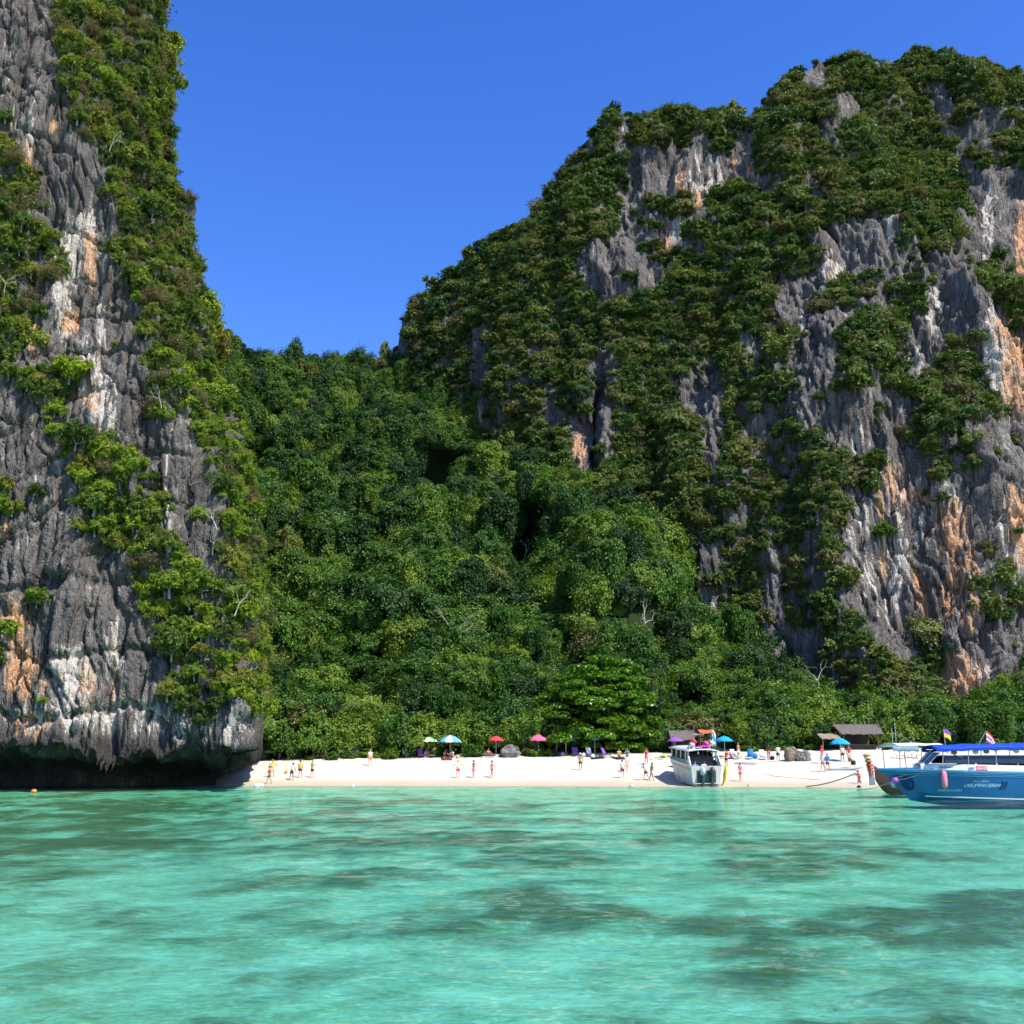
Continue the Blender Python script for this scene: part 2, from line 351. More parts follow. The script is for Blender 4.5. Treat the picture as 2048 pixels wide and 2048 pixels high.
white = ell(ppx, ppy, [(1410, 350, 40, 60, 0, .6), (1345, 470, 28, 80, .1, .7), (1665, 540, 22, 60, .1, .7), (1785, 460, 10, 30, 0, .8), (1975, 460, 12, 100, 0, .75), (1870, 620, 22, 60, .1, .75), (1995, 720, 30, 110, .15, .85), (1840, 700, 10, 60, 0, .6), (1765, 1080, 80, 150, 0, .5), (1780, 1130, 30, 120, 0, .65), (1715, 880, 14, 45, 0, .7), (1610, 640, 14, 30, 0, .6), (1850, 1000, 90, 60, 0, .55), (1420, 1225, 12, 26, 0, .9), (1900, 1380, 70, 26, 0, .6), (1960, 1345, 30, 25, 0, .6), (2020, 1100, 25, 120, .1, .7)])
orange = ell(ppx, ppy, [(1360, 350, 12, 50, 0, .7), (1395, 400, 14, 25, 0, .75), (1330, 455, 14, 20, 0, .9), (1335, 500, 20, 40, 0, .7), (1665, 540, 8, 30, 0, .6), (2010, 660, 26, 40, 0, .75), (2030, 760, 30, 90, 0, .95), (2046, 480, 20, 90, 0, .9), (1780, 960, 40, 40, 0, .6), (1765, 1040, 12, 60, .1, .9), (1770, 1110, 14, 60, 0, .75), (1835, 1180, 16, 70, .2, .85), (1900, 1060, 40, 80, 0, .75), (1925, 1180, 50, 90, 0, .72), (1915, 1345, 50, 45, 0, .95), (1905, 1390, 50, 20, 0, .9), (2035, 1060, 22, 100, .1, .9), (1160, 895, 16, 45, 0, .85), (1500, 340, 8, 25, 0, .7), (1820, 1000, 60, 30, 0, .55), (1465, 330, 8, 40, 0, .6), (965, 830, 14, 20, 0, .6), (1250, 690, 8, 30, 0, .4)])
cliffC = link('limestone_mountain', mesh_np('limestone_mountain', P.reshape(-1, 3), grid_faces(NR, NC), [ROCK_FAR], True, {'white': white, 'orange': orange, 'moss': 0 * white}))
tag(cliffC, 'high grey limestone mountain overgrown with shrubs, orange streaked walls at its foot', 'mountain', kind='structure')
PC, NCn = P, normals_of(P); PXC, PYC = ppx, ppy

# ---------------------------------------------------------------- jungle slope in the valley and the wooded strip behind the beach
SOIL, nt, out = mat('forest_soil'); vv = coords(nt)
sc_ = ramp(nt, [(0.3, (0.010, 0.018, 0.006)), (0.6, (0.020, 0.034, 0.010)), (0.8, (0.035, 0.040, 0.018))]); nt.links.new(noise(nt, vv, 0.6, 6, 0.65), sc_.inputs[0])
bsdf(nt, out, sc_.outputs[0], 0.95, 0.1, bump(nt, noise(nt, vv, 2.5, 5), 0.8, 0.4))
bx_ = np.linspace(330, 2420, 200); bt = np.linspace(0, 1, 110)
top_py = np.interp(bx_, [330, 430, 470, 560, 640, 700, 800, 950, 1100, 1250, 1400, 1640, 1740, 1980, 2060, 2420], [600, 676, 712, 738, 752, 742, 748, 806, 900, 1010, 1230, 1345, 1400, 1405, 1330, 1330])
top_Y = np.interp(bx_, [330, 470, 640, 800, 950, 1100, 1250, 1400, 1700, 2420], [235, 270, 290, 292, 268, 238, 214, 196, 188, 186])
base_py = np.interp(bx_, [330, 520, 640, 800, 1000, 1300, 1500, 1760, 2420], [1504, 1506, 1506, 1505, 1504, 1506, 1505, 1500, 1497])
base_Y = np.interp(bx_, [330, 500, 700, 1000, 1400, 2420], [124, 126, 131, 133, 132, 130])
PXg, Tg = np.meshgrid(bx_, bt); PYg = base_py + (top_py - base_py) * Tg
YB = base_Y + (top_Y - base_Y) * (Tg ** np.interp(bx_, [330, 900, 1250, 1500], [1.25, 1.25, 1.2, 1.0]))
P = at(PXg, PYg, YB)
P = np.concatenate([P, np.stack([P[-1] + np.array([0, 40 * b, -12 * b]) for b in (0.2, 0.5, 1.0)])], 0)
N = normals_of(P); N[N[..., 2] < 0] *= -1
x, y, z = P[..., 0], P[..., 1], P[..., 2]
tt = np.clip(np.arange(len(P)) / 109.0, 0, 1)[:, None]; lowf = sstep(0.03, 0.16, tt) * (1 - 0.7 * sstep(0.75, 1.0, tt)) * np.concatenate([np.interp(PXg, [1330, 1480], [1, .28]), np.full((3, PXg.shape[1]), .3)])
warp = fbm(x * 0.03, y * 0.02, z * 0.03, 2, 225) * 1.3
towers = (0.66 - ridged(x * 0.11 + warp, y * 0.014, z * 0.026, 2, 221)) * 13          # rounded overgrown ribs with sharp gullies between them
gully = sstep(0.84, 0.96, ridged(x * 0.070 + warp * .8 + 7.3, y * 0.01, z * 0.012, 1, 229)) * sstep(.10, .25, tt) * sstep(.98, .80, tt)
step_ = np.sin(z * 0.33 + fbm(x * 0.05, y * 0.05, z * 0.02, 2, 227) * 5) * 2.2
P = P + N * ((fbm(x * 0.05, y * 0.03, z * 0.03, 4, 211) * 6.0 + towers + step_) * lowf)[..., None]; P[..., 1] += gully * 12 * lowf
slope = link('jungle_slope', mesh_np('jungle_slope', P.reshape(-1, 3), grid_faces(*P.shape[:2]), [SOIL], True)); tag(slope, 'steep jungle covered slope filling the gap between the cliffs', 'hillside', kind='structure')
PB, NB = P, normals_of(P); NB[NB[..., 2] < 0] *= -1; PXB, PYB = proj(P); GULLY = gully

# ---------------------------------------------------------------- sea bed and beach: one sheet
def shore_y(x): return np.interp(x, [-90, -38, -34, -29, -24, -18, 0, 22, 36, 60], [118, 117, 114, 110.5, 110.5, 110, 109, 106, 101, 95]) + 0.5 * np.sin(x * 0.35) + 0.3 * np.sin(x * 0.9 + 1)
def ground_z(x, y):
    d = y - shore_y(x)
    zb = np.where(d > 0, 0.07 * d + 1.25 * sstep(1.0, 19, d) + 0.25 * sstep(17, 26, d), np.maximum(0.05 * d, -0.32 + 0.0085 * d)); zb = np.maximum(zb, -0.85)
    return zb + 0.04 * fbm(x * 0.35, y * 0.35, 0 * x, 3, 301) * (d > 1)
def gz(x, y): return float(ground_z(np.array([x]), np.array([y]))[0])
ys = np.concatenate([np.linspace(-400, 5, 12)[:-1], np.geomspace(5, 60, 150)[:-1], np.linspace(60, 150, 200)]); xs = np.concatenate([np.linspace(-300, -75, 12)[:-1], np.linspace(-75, 75, 320), np.linspace(75, 300, 12)[1:]])
X, Yg = np.meshgrid(xs, ys)
reef = np.zeros_like(X)
sx, sy_ = X / np.maximum(Yg, 1) * FOC + 1024, HOR + (CAMZ + 0.55) * FOC / np.maximum(Yg, 1)          # where on the bay floor (measured units)
reefW = ell(sx, sy_, [(250, 1640, 420, 60, 0, .95), (700, 1650, 420, 45, 0, .9), (1080, 1690, 160, 26, 0, .85), (560, 1745, 190, 45, 0, .9), (180, 1770, 200, 60, 0, .6), (1120, 1770, 170, 40, 0, .95), (1300, 1640, 220, 26, 0, .75), (1520, 1690, 140, 40, 0, .85), (1750, 1690, 300, 22, 0, .6), (1750, 1840, 260, 75, 0, .9), (1960, 1810, 170, 80, 0, .9), (1500, 1860, 120, 60, 0, .8), (1850, 1940, 250, 60, 0, .85), (1640, 2020, 160, 70, 0, .85), (1230, 1980, 120, 50, 0, .6), (640, 1900, 160, 40, 0, .5), (1420, 1790, 90, 40, 0, .7), (60, 1690, 160, 70, 0, .8), (900, 1800, 120, 30, 0, .6), (850, 2030, 200, 40, 0, .4)])
pn = 0.75 * fbm(X * 0.30 + 3, Yg * 0.22, 0 * X, 4, 331) + 0.65 * fbm(X * 1.3, Yg * 0.9, 0 * X, 4, 335)
band = np.interp(X, [-30, 0, 20], [.62, .46, .26]) * sstep(28, 46, Yg) * sstep(92, 80, Yg)
reef = np.clip(np.maximum(reefW * 0.85, band) + pn * 1.15 - 0.04, 0, 1) * sstep(-3, -9, Yg - shore_y(X)) * np.where(Yg < 6, 0.3, 1)
Z = ground_z(X, Yg) + 0.16 * reef * (0.6 + fbm(X * 1.5, Yg * 1.5, 0 * X, 3, 341)) * (Yg < 105)
Z = np.where(Yg > 140, Z + 0.02 * (Yg - 140), Z)
SAND, nt, out = mat('sand_and_reef'); vv = coords(nt)
gr = noise(nt, vv, 2.2, 6, 0.7); fine = noise(nt, vv, 14.0, 4, 0.7); big = noise(nt, vv, 0.25, 4, 0.6)
pos = nt.nodes.new('ShaderNodeNewGeometry'); sep = nt.nodes.new('ShaderNodeSeparateXYZ'); nt.links.new(pos.outputs['Position'], sep.inputs[0])
dry = mixc(nt, (0.54, 0.475, 0.37), (0.66, 0.595, 0.48), gr)
wet_or_shade = mixc(nt, (0.44, 0.36, 0.24), (0.52, 0.44, 0.31), gr)
wl_ = mrange(nt, mth(nt, 'ADD', sep.outputs['Z'], mth(nt, 'MULTIPLY', mth(nt, 'SUBTRACT', big, 0.5), 0.25)), 0.10, 0.80, 0, 1, True)
sandc = mixc(nt, wet_or_shade, dry, wl_)
und = mth(nt, 'ADD', mth(nt, 'MULTIPLY', noise(nt, coords(nt, (1, 0.8, 1)), 0.5, 5, 0.68, 0.5), .5), mth(nt, 'MULTIPLY', noise(nt, coords(nt, (1, 1.4, 1)), 2.6, 5, 0.75, 1.6), .55))
under = mixc(nt, (0.30, 0.31, 0.17), (0.82, 0.81, 0.74), mrange(nt, und, 0.40, 0.64, 0, 1))  # sand and rubble tones, also painting in pale patches of ripple-focused light
sandc = mixc(nt, under, sandc, mrange(nt, sep.outputs['Z'], -0.15, 0.0, 0, 1))
rm = mth(nt, 'ADD', attr(nt, 'reef'), mth(nt, 'MULTIPLY', mth(nt, 'SUBTRACT', noise(nt, coords(nt, (1.0, 1.5, 1)), 1.3, 6, 0.74, 1.2), 0.5), 1.7)); rm = mrange(nt, rm, 0.18, 0.90, 0, 0.96)
rc = ramp(nt, [(0.25, (0.065, 0.062, 0.016)), (0.5, (0.155, 0.135, 0.040)), (0.75, (0.28, 0.19, 0.085))]); nt.links.new(noise(nt, vv, 0.8, 6, 0.7), rc.inputs[0])
sandc = mixc(nt, sandc, rc.outputs[0], rm)
bsdf(nt, out, sandc, 0.95, 0.1, bump(nt, mth(nt, 'ADD', gr, mth(nt, 'MULTIPLY', fine, 0.4)), 0.5, 0.12))
beach = link('sand_ground', mesh_np('sand_ground', np.stack([X, Yg, Z], -1).reshape(-1, 3), grid_faces(*X.shape), [SAND], True, {'reef': reef})); tag(beach, 'white sand beach running down into the reef strewn bay floor', 'beach', kind='structure')

# ---------------------------------------------------------------- sea
ysw = np.concatenate([np.linspace(-400, 6, 10)[:-1], np.geomspace(6, 118, 520)]); uw = np.linspace(-1, 1, 420)
X = np.sign(uw)[None, :] * 0 + uw[None, :] * np.maximum(np.abs(ysw)[:, None] * 0.55, 12) * np.where(np.abs(uw)[None, :] > 0.985, 4, 1); Yg = np.repeat(ysw[:, None], len(uw), 1)
calm = sstep(0, 25, shore_y(X) - Yg) * 0.8 + 0.2
Zw = calm * (0.035 * fbm(X * 0.30, Yg * 0.75, 0 * X, 2, 401) + 0.022 * fbm(X * 1.1 + 0.3 * Yg, Yg * 2.1, 0 * X, 3, 411) * sstep(70, 20, Yg) + 0.012 * fbm(X * 3.2, Yg * 5.0, 0 * X, 2, 421) * sstep(35, 12, Yg))
depth = np.clip(Zw - ground_z(X, Yg), 0, 2)
WATER, nt, out = mat('sea_water')
dp = attr(nt, 'depth'); tn = noise(nt, coords(nt, (0.35, 1.0, 1)), 0.5, 5, 0.6)
tint = mixc(nt, (0.93, 0.98, 0.96), (0.445, 0.93, 0.735), mrange(nt, dp, 0.0, 0.34, 0, 1))
tint = mixc(nt, tint, (0.51, 0.93, 0.81), mth(nt, 'MULTIPLY', mrange(nt, dp, 0.3, 0.9, 0, 1), mrange(nt, tn, 0.35, 0.65, 0.1, 0.9)))
wv = coords(nt, (0.55, 1.25, 1), rot=(0, 0, R(8)))
h = mth(nt, 'ADD', noise(nt, wv, 1.1, 4, 0.62, 0.6), mth(nt, 'MULTIPLY', noise(nt, wv, 5.5, 4, 0.65, 0.6), 0.6))
bn = bump(nt, h, 0.6, 0.20)
tr = nt.nodes.new('ShaderNodeBsdfTransparent'); nt.links.new(tint, tr.inputs['Color'])
gl = nd(nt, 'ShaderNodeBsdfGlossy', Roughness=0.05); nt.links.new(bn, gl.inputs['Normal'])
fr = nd(nt, 'ShaderNodeFresnel', IOR=1.33); nt.links.new(bn, fr.inputs['Normal'])
mx = nt.nodes.new('ShaderNodeMixShader'); nt.links.new(mth(nt, 'MULTIPLY', fr.outputs[0], 0.48), mx.inputs[0]); nt.links.new(tr.outputs[0], mx.inputs[1]); nt.links.new(gl.outputs[0], mx.inputs[2])
nt.links.new(mx.outputs[0], out.inputs['Surface'])
sea = link('sea_water', mesh_np('sea_water', np.stack([X, Yg, Zw], -1).reshape(-1, 3), grid_faces(*X.shape), [WATER], True, {'depth': depth})); tag(sea, 'clear turquoise shallow water of the bay', 'water', kind='structure')
# ================================================================== VEGETATION
rng = np.random.default_rng(7)
LEAF_J = leaf_mat('leaf_jungle', [(0.0, (0.014, 0.050, 0.007)), (0.25, (0.030, 0.092, 0.009)), (0.55, (0.056, 0.136, 0.011)), (0.8, (0.098, 0.182, 0.013)), (0.94, (0.150, 0.225, 0.018)), (1.0, (0.125, 0.125, 0.034))], 0.18, 0.38)
LEAF_C = leaf_mat('leaf_cliff', [(0.0, (0.030, 0.078, 0.013)), (0.25, (0.058, 0.116, 0.017)), (0.5, (0.098, 0.152, 0.024)), (0.72, (0.142, 0.172, 0.034)), (0.9, (0.150, 0.135, 0.048)), (1.0, (0.175, 0.215, 0.032))], 0.18, 0.4)
LEAF_N = leaf_mat('leaf_near_cliff', [(0.0, (0.045, 0.092, 0.012)), (0.35, (0.090, 0.150, 0.016)), (0.6, (0.150, 0.205, 0.020)), (0.8, (0.210, 0.215, 0.030)), (1.0, (0.200, 0.285, 0.016))], 0.24, 0.42)
LEAF_B = leaf_mat('leaf_beach', [(0.0, (0.048, 0.125, 0.010)), (0.4, (0.085, 0.175, 0.014)), (0.75, (0.118, 0.205, 0.016)), (1.0, (0.160, 0.230, 0.020))], 0.22, 0.42)
LEAF_A = leaf_mat('leaf_almond', [(0.0, (0.085, 0.190, 0.013)), (1.0, (0.090, 0.195, 0.015))], 0.24, 0.6, 0.3)
LEAF_D = leaf_mat('leaf_dry', [(0.0, (0.130, 0.105, 0.040)), (0.5, (0.170, 0.140, 0.050)), (1.0, (0.115, 0.115, 0.040))], 0.25)
BARK = paint('bark', (0.17, 0.145, 0.115), 0.9, 0.1, 0.35, 3.0)
BARK_PALE = paint('bark_pale', (0.34, 0.31, 0.27), 0.9, 0.1, 0.3, 3.0)

def unit(v): return v / (np.linalg.norm(v, axis=-1, keepdims=True) + 1e-9)
def leaves(pos, nrm, size, axis=None, aspect=1.7, jitter=0.55, fold=0.22):
    """one folded kite per leaf or leaf sprig; returns verts and triangles"""
    n = len(pos); nrm = unit(nrm + rng.normal(0, jitter, (n, 3)))
    a = rng.normal(0, 1, (n, 3)) if axis is None else axis + rng.normal(0, 0.45, (n, 3))
    a = unit(a - nrm * (a * nrm).sum(1, keepdims=True)); b = np.cross(nrm, a)
    s = (size * rng.uniform(0.65, 1.35, n))[:, None]
    v = np.stack([pos - a * s * aspect * 0.5, pos + b * s * 0.5 + nrm * s * fold - a * s * 0.1, pos + a * s * aspect * 0.5 - nrm * s * 0.12, pos - b * s * 0.5 + nrm * s * fold - a * s * 0.1], 1).reshape(-1, 3)
    i = np.arange(n)[:, None] * 4
    return v, np.concatenate([i + [0, 1, 2], i + [0, 2, 3]], 0)
def lobe_pts(c, r, n, low=-0.35):
    """points on and just inside the upper part of an ellipsoid lobe"""
    d = unit(rng.normal(0, 1, (int(n * 2.2), 3))); d = d[d[:, 2] > low][:n]
    k = rng.uniform(0.72, 1.06, (len(d), 1)) ** 1.0
    return c + d * r * k, unit(d / r)
def tube(pts, rad, sides=6):
    pts = np.asarray(pts, float); rad = np.asarray(rad, float); V = []; m = len(pts)
    for i in range(m):
        t = unit((pts[min(i + 1, m - 1)] - pts[max(i - 1, 0)])[None])[0]; u = np.cross(t, [0.31, 0.87, 0.38]); u /= np.linalg.norm(u); w = np.cross(t, u)
        an = np.linspace(0, 2 * np.pi, sides, endpoint=False)
        V.append(pts[i] + rad[i] * (np.cos(an)[:, None] * u + np.sin(an)[:, None] * w))
    F = [[i * sides + j, i * sides + (j + 1) % sides, (i + 1) * sides + (j + 1) % sides, (i + 1) * sides + j] for i in range(m - 1) for j in range(sides)]
    return np.concatenate(V), np.array(F)
class Geo:
    def __init__(s): s.v = []; s.f = []; s.m = []; s.n = 0
    def add(s, v, f, mi=0):
        s.v.append(v); s.f.append(np.asarray(f) + s.n); s.m.append(np.full(len(f), mi)); s.n += len(v); return s
    def mesh(s, name, mats, smooth=False):
        tri = [f for f in s.f if f.shape[1] == 3]; quad = [f for f in s.f if f.shape[1] == 4]
        mt = [m for f, m in zip(s.f, s.m) if f.shape[1] == 3] + [m for f, m in zip(s.f, s.m) if f.shape[1] == 4]
        return mesh_np(name, np.concatenate(s.v), ([np.concatenate(tri)] if tri else []) + ([np.concatenate(quad)] if quad else []), mats, smooth, None, np.concatenate(mt))
def limbs(ends, root=(0, 0, 0), r0=0.06, fork=0.55, mid=None):
    g = Geo(); root = np.array(root, float); cen = np.mean(ends, 0); top = root + (cen - root) * fork; top[2] = root[2] + (cen[2] - root[2]) * fork
    k = root + (top - root) * 0.5 + rng.normal(0, 0.03, 3)
    g.add(*tube([root - [0, 0, 0.15], k, top], [r0 * 1.25, r0, r0 * 0.8], 7))
    for e in ends:
        m = (top + e) / 2 + rng.normal(0, 0.05, 3) + [0, 0, -0.04]
        g.add(*tube([top, m, e], [r0 * 0.6, r0 * 0.38, r0 * 0.12], 5))
    return g
def broad(n=4200, leaf=0.085, nl=20, zc=0.72, zr=0.52, spread=0.70):
    """uneven crown: leafy sprays of different length reach out from the limbs, gathered in lobes with gaps between"""
    g = Geo(); ns = nl * 6; d = unit(rng.normal(0, 1, (ns * 3, 3))); d = d[d[:, 2] > -0.6][:ns]; ns = len(d)
    B_ = unit(rng.normal(0, 1, (9, 3)) + [0, 0, .3]); amp = rng.uniform(.25, .62, 9)
    Rr = (0.62 + np.max(np.clip(d @ B_.T, 0, 1) ** 5 * amp, 1)) * rng.uniform(.72, 1.16, ns)
    ax = np.array([spread * rng.uniform(.9, 1.2), spread * rng.uniform(.9, 1.2), zr * rng.uniform(.95, 1.25)]) * 1.2; cen = np.array([0, 0, zc])
    ends = cen + d * ax * Rr[:, None]; m = max(8, int(n * .86 / ns))
    for e, dd in zip(ends, d):
        st_ = cen + (e - cen) * .42; t = rng.uniform(0, 1.04, m)[:, None] ** .6; q_ = st_ + (e - st_) * t + rng.normal(0, 1, (m, 3)) * (.035 + .05 * t); q_[:, 2] -= (.07 * t[:, 0] ** 2)
        g.add(*leaves(q_, np.tile(dd + [0, 0, .45], (m, 1)), leaf, np.tile(dd, (m, 1)), 1.7, .5))
    q_, N_ = lobe_pts(cen, ax * .5, int(n * .14), -.8); g.add(*leaves(q_, N_ + [0, 0, .2], leaf * 1.15))
    return g, limbs(list(ends[:9] * .9 + cen * .1))
def drape(n=4600, leaf=0.085):
    """tree smothered in climbers: rounded top with long hanging curtains"""
    g = Geo(); C = []
    for i in range(7):
        a = i * 0.9 + rng.uniform(-.3, .3); rr = rng.uniform(0.25, 0.7); C.append((np.array([rr * math.cos(a), rr * math.sin(a), rng.uniform(1.2, 1.75)]), rng.uniform(0.28, 0.42)))
    for c, r in C:
        P_, N_ = lobe_pts(c, np.array([r, r, r * 0.7]), n // 14, -0.2); g.add(*leaves(P_, N_ + [0, 0, .3], leaf))
        k = n // 14; u = rng.uniform(0, 1, k) ** 0.8; a = rng.normal(0, 1.2, k) + math.atan2(c[1], c[0]); w = r * (1.0 - 0.55 * u) * rng.uniform(0.75, 1.05, k)
        ln = rng.uniform(0.7, 1.5)
        P_ = np.stack([c[0] + w * np.cos(a), c[1] + w * np.sin(a), c[2] - u * ln], 1) + rng.normal(0, .06, (k, 3)); N_ = np.stack([np.cos(a), np.sin(a), 0.35 + 0 * a], 1)
        g.add(*leaves(P_, N_, leaf, np.array([0, 0, -1.0])))
    return g, limbs([c for c, r in C])
def pads(n=2600, leaf=0.10, npad=9):
    """wind-shaped cliff shrub: uneven leaf clumps on leaning stems"""
    g = Geo(); C = []; lean = rng.uniform(-0.25, 0.25)
    for i in range(npad):
        a = rng.uniform(0, 6.28); rr = rng.uniform(0.05, 0.8); C.append((np.array([rr * math.cos(a) + lean, rr * math.sin(a) * 0.8, 0.35 + 0.8 * rng.uniform(0, 1) * (1.1 - rr * 0.7)]), rng.uniform(0.22, 0.46)))
    for c, r in C:
        k = n // npad; dd = unit(rng.normal(0, 1, (14, 3)) + [0, 0, .25]); w = rng.integers(0, 14, k); t = rng.uniform(.25, 1.1, (k, 1)) ** .7; L_ = rng.uniform(.6, 1.35, 14)[w][:, None]
        g.add(*leaves(c + dd[w] * np.array([r, r, r * .75]) * t * L_ + rng.normal(0, .05, (k, 3)), dd[w] + [0, 0, .5], leaf, dd[w], 1.6, .5))
    return g, limbs([c for c, r in C], r0=0.03, fork=0.3)
def scrub(n=1500, leaf=0.085, stems=14):
    """loose twiggy bush"""
    g = Geo(); st = Geo()
    for i in range(stems):
        d = unit(np.array([rng.normal(0, .7), rng.normal(0, .7), rng.uniform(0.3, 1.1)])[None])[0]; L = rng.uniform(0.6, 1.15)
        e = d * L; m = e * 0.5 + rng.normal(0, .06, 3); st.add(*tube([np.zeros(3), m, e], [0.022, 0.014, 0.005], 4))
        k = n // stems; u = rng.uniform(0.35, 1.08, k)[:, None]
        P_ = u * e + rng.normal(0, 0.13, (k, 3)); g.add(*leaves(P_, np.tile(d * 0.4 + [0, 0, .6], (k, 1)), leaf, None, 2.0, 0.8))
    return g, st
def tuft(n=260):
    """hanging clump of dry grass"""
    g = Geo(); a = rng.uniform(0, 6.28, n); sp = rng.uniform(0.2, 0.9, n)
    for seg in range(2):
        u0 = seg * 0.5; P_ = np.stack([np.cos(a) * sp * (u0 + .25), np.sin(a) * sp * (u0 + .25), 0 * a + 0.55 * (u0 + .25) - 0.75 * (u0 + .25) ** 2], 1)
        ax = np.stack([np.cos(a) * sp, np.sin(a) * sp, 0.55 - 1.5 * (u0 + .25) + 0 * a], 1); g.add(*leaves(P_, np.tile([0, 0, 1.0], (n, 1)), 0.07, ax * 3, 6.0, 0.3, 0.1))
    return g
def palm(nf=15):
    g = Geo(); s = Geo(); s.add(*tube([[0, 0, -.1], [0.06, 0, .6], [0.15, 0, 1.25]], [0.05, 0.035, 0.03], 7)); top = np.array([0.15, 0, 1.25])
    for i in range(nf):
        a = i * 2.4; el = rng.uniform(-0.1, 1.1); u = np.linspace(0, 1, 26); L = rng.uniform(0.75, 1.0); d = np.array([math.cos(a), math.sin(a), 0])
        mid = top + np.outer(u * L * math.cos(el * .7), d) + np.outer(np.sin(el) * u * L * 0.8 - 0.75 * u ** 2 * L, [0, 0, 1.0])
        s.add(*tube(mid[::5], np.linspace(0.012, 0.003, len(mid[::5])), 4)); side = np.cross(d, [0, 0, 1.0])
        for sg in (-1, 1):
            P_ = mid + sg * side * 0.10 * np.sin(np.pi * (u * 0.9 + 0.08))[:, None] - [0, 0, 0.04]
            g.add(*leaves(P_, np.tile([0, 0, 1.0] + sg * side * .5, (len(P_), 1)), 0.035, sg * side * 3 + d * 1.2 - [0, 0, .8], 6.5, 0.15, 0.1))
    return g, s
def almond(n=56000):
    """broad spreading beach tree: wide storeys of big leaves, one above another, full to the ground"""
    g = Geo(); ends = []; cl_ = []
    for L in range(11):
        t = L / 10; zz = 0.9 + 9.4 * t; R_ = 7.6 * math.sqrt(max(0.03, 1 - (t * 0.96) ** 2.8)) * (0.92 if L == 0 else 1)
        for j in range(max(4, int(34 * (R_ / 7.1) ** 1.3))):
            a = rng.uniform(0, 6.28); rr = R_ * math.sqrt(rng.uniform(0.12, 1)); cl_.append((np.array([rr * math.cos(a), rr * math.sin(a) * 0.7, zz - 0.05 * rr + rng.normal(0, .22)]), rng.uniform(0.7, 1.5)))
    tot = sum(r * r for _, r in cl_)
    for k, (c, r) in enumerate(cl_):
        q_, N_ = lobe_pts(c, np.array([r, r, r * .42]), int(n * r * r / tot), -0.5); g.add(*leaves(q_, N_ * .8 + [0, -0.25, .6], 0.26, None, 1.5, 0.45))
        if k % 4 == 0: ends.append(c)
    t = Geo(); t.add(*tube([[0, 0, -.4], [0.1, 0, 2], [0, 0.1, 5.5], [0, 0, 9]], [0.42, 0.33, 0.22, 0.06], 9))
    for e in ends:
        z0 = max(1.2, e[2] - 0.9); t.add(*tube([[0, 0, z0], [e[0] * .5, e[1] * .5, z0 + .5], e], [0.12, 0.08, 0.02], 5))
    return g, t

def protos(fn, k, leafmat, name, **kw):
    L = []
    for i in range(k):
        g, s = fn(**kw); L.append((g.mesh(name + '_crown', [leafmat]), s.mesh(name + '_trunk', [BARK], True), g, s))
    return L
J_BROAD = protos(broad, 5, LEAF_J, 'jungle_tree', n=8200, leaf=0.058); J_DRAPE = protos(drape, 6, LEAF_J, 'jungle_drape', n=8600, leaf=0.058)
B_BROAD = protos(broad, 4, LEAF_B, 'beach_tree', n=9500, leaf=0.060, nl=28, zc=0.85, zr=0.66)
def onemesh(L, name, leafmat, bark=None):
    out_ = []
    for _, _, g, s in L:
        q = Geo()
        for v, f in zip(g.v, g.f): pass
        q.v = g.v + s.v; off = g.n; q.f = g.f + [f + off for f in s.f]; q.m = g.m + [m + 1 for m in s.m]
        out_.append(q.mesh(name, [leafmat, bark or BARK]))
    return out_
C_MESH = onemesh(protos(pads, 4, LEAF_C, 'x', n=2400, leaf=0.10) + protos(broad, 4, LEAF_C, 'x', n=3400, leaf=0.085, nl=15, zc=0.6), 'cliff_shrub', LEAF_C) + onemesh(protos(scrub, 2, LEAF_C, 'x', n=1500), 'cliff_shrub', LEAF_C)
N_MESH = onemesh(protos(pads, 4, LEAF_N, 'x', n=4200, leaf=0.072, npad=12) + protos(broad, 3, LEAF_N, 'x', n=5200, leaf=0.065, nl=16, zc=0.6), 'ledge_shrub', LEAF_N, BARK_PALE) + onemesh(protos(scrub, 3, LEAF_D, 'x', n=2600, leaf=0.06, stems=22), 'ledge_scrub', LEAF_D, BARK_PALE)
LEAF_Y = leaf_mat('leaf_creeper', [(0.0, (0.095, 0.165, 0.014)), (0.5, (0.165, 0.245, 0.016)), (1.0, (0.250, 0.325, 0.020))], 0.26, 0.42)
N_MESH = N_MESH + onemesh(protos(pads, 2, LEAF_Y, 'x', n=4400, leaf=0.075, npad=12) + protos(broad, 2, LEAF_Y, 'x', n=5200, leaf=0.07, nl=16, zc=0.6), 'creeper_bush', LEAF_Y, BARK_PALE)
TUFT = [tuft().mesh('grass_tuft', [LEAF_D]) for i in range(2)]
PALM = protos(palm, 2, LEAF_B, 'palm')
for m_ in bpy.data.meshes:
    if m_.users == 0 and m_.name.startswith('x_'): bpy.data.meshes.remove(m_)

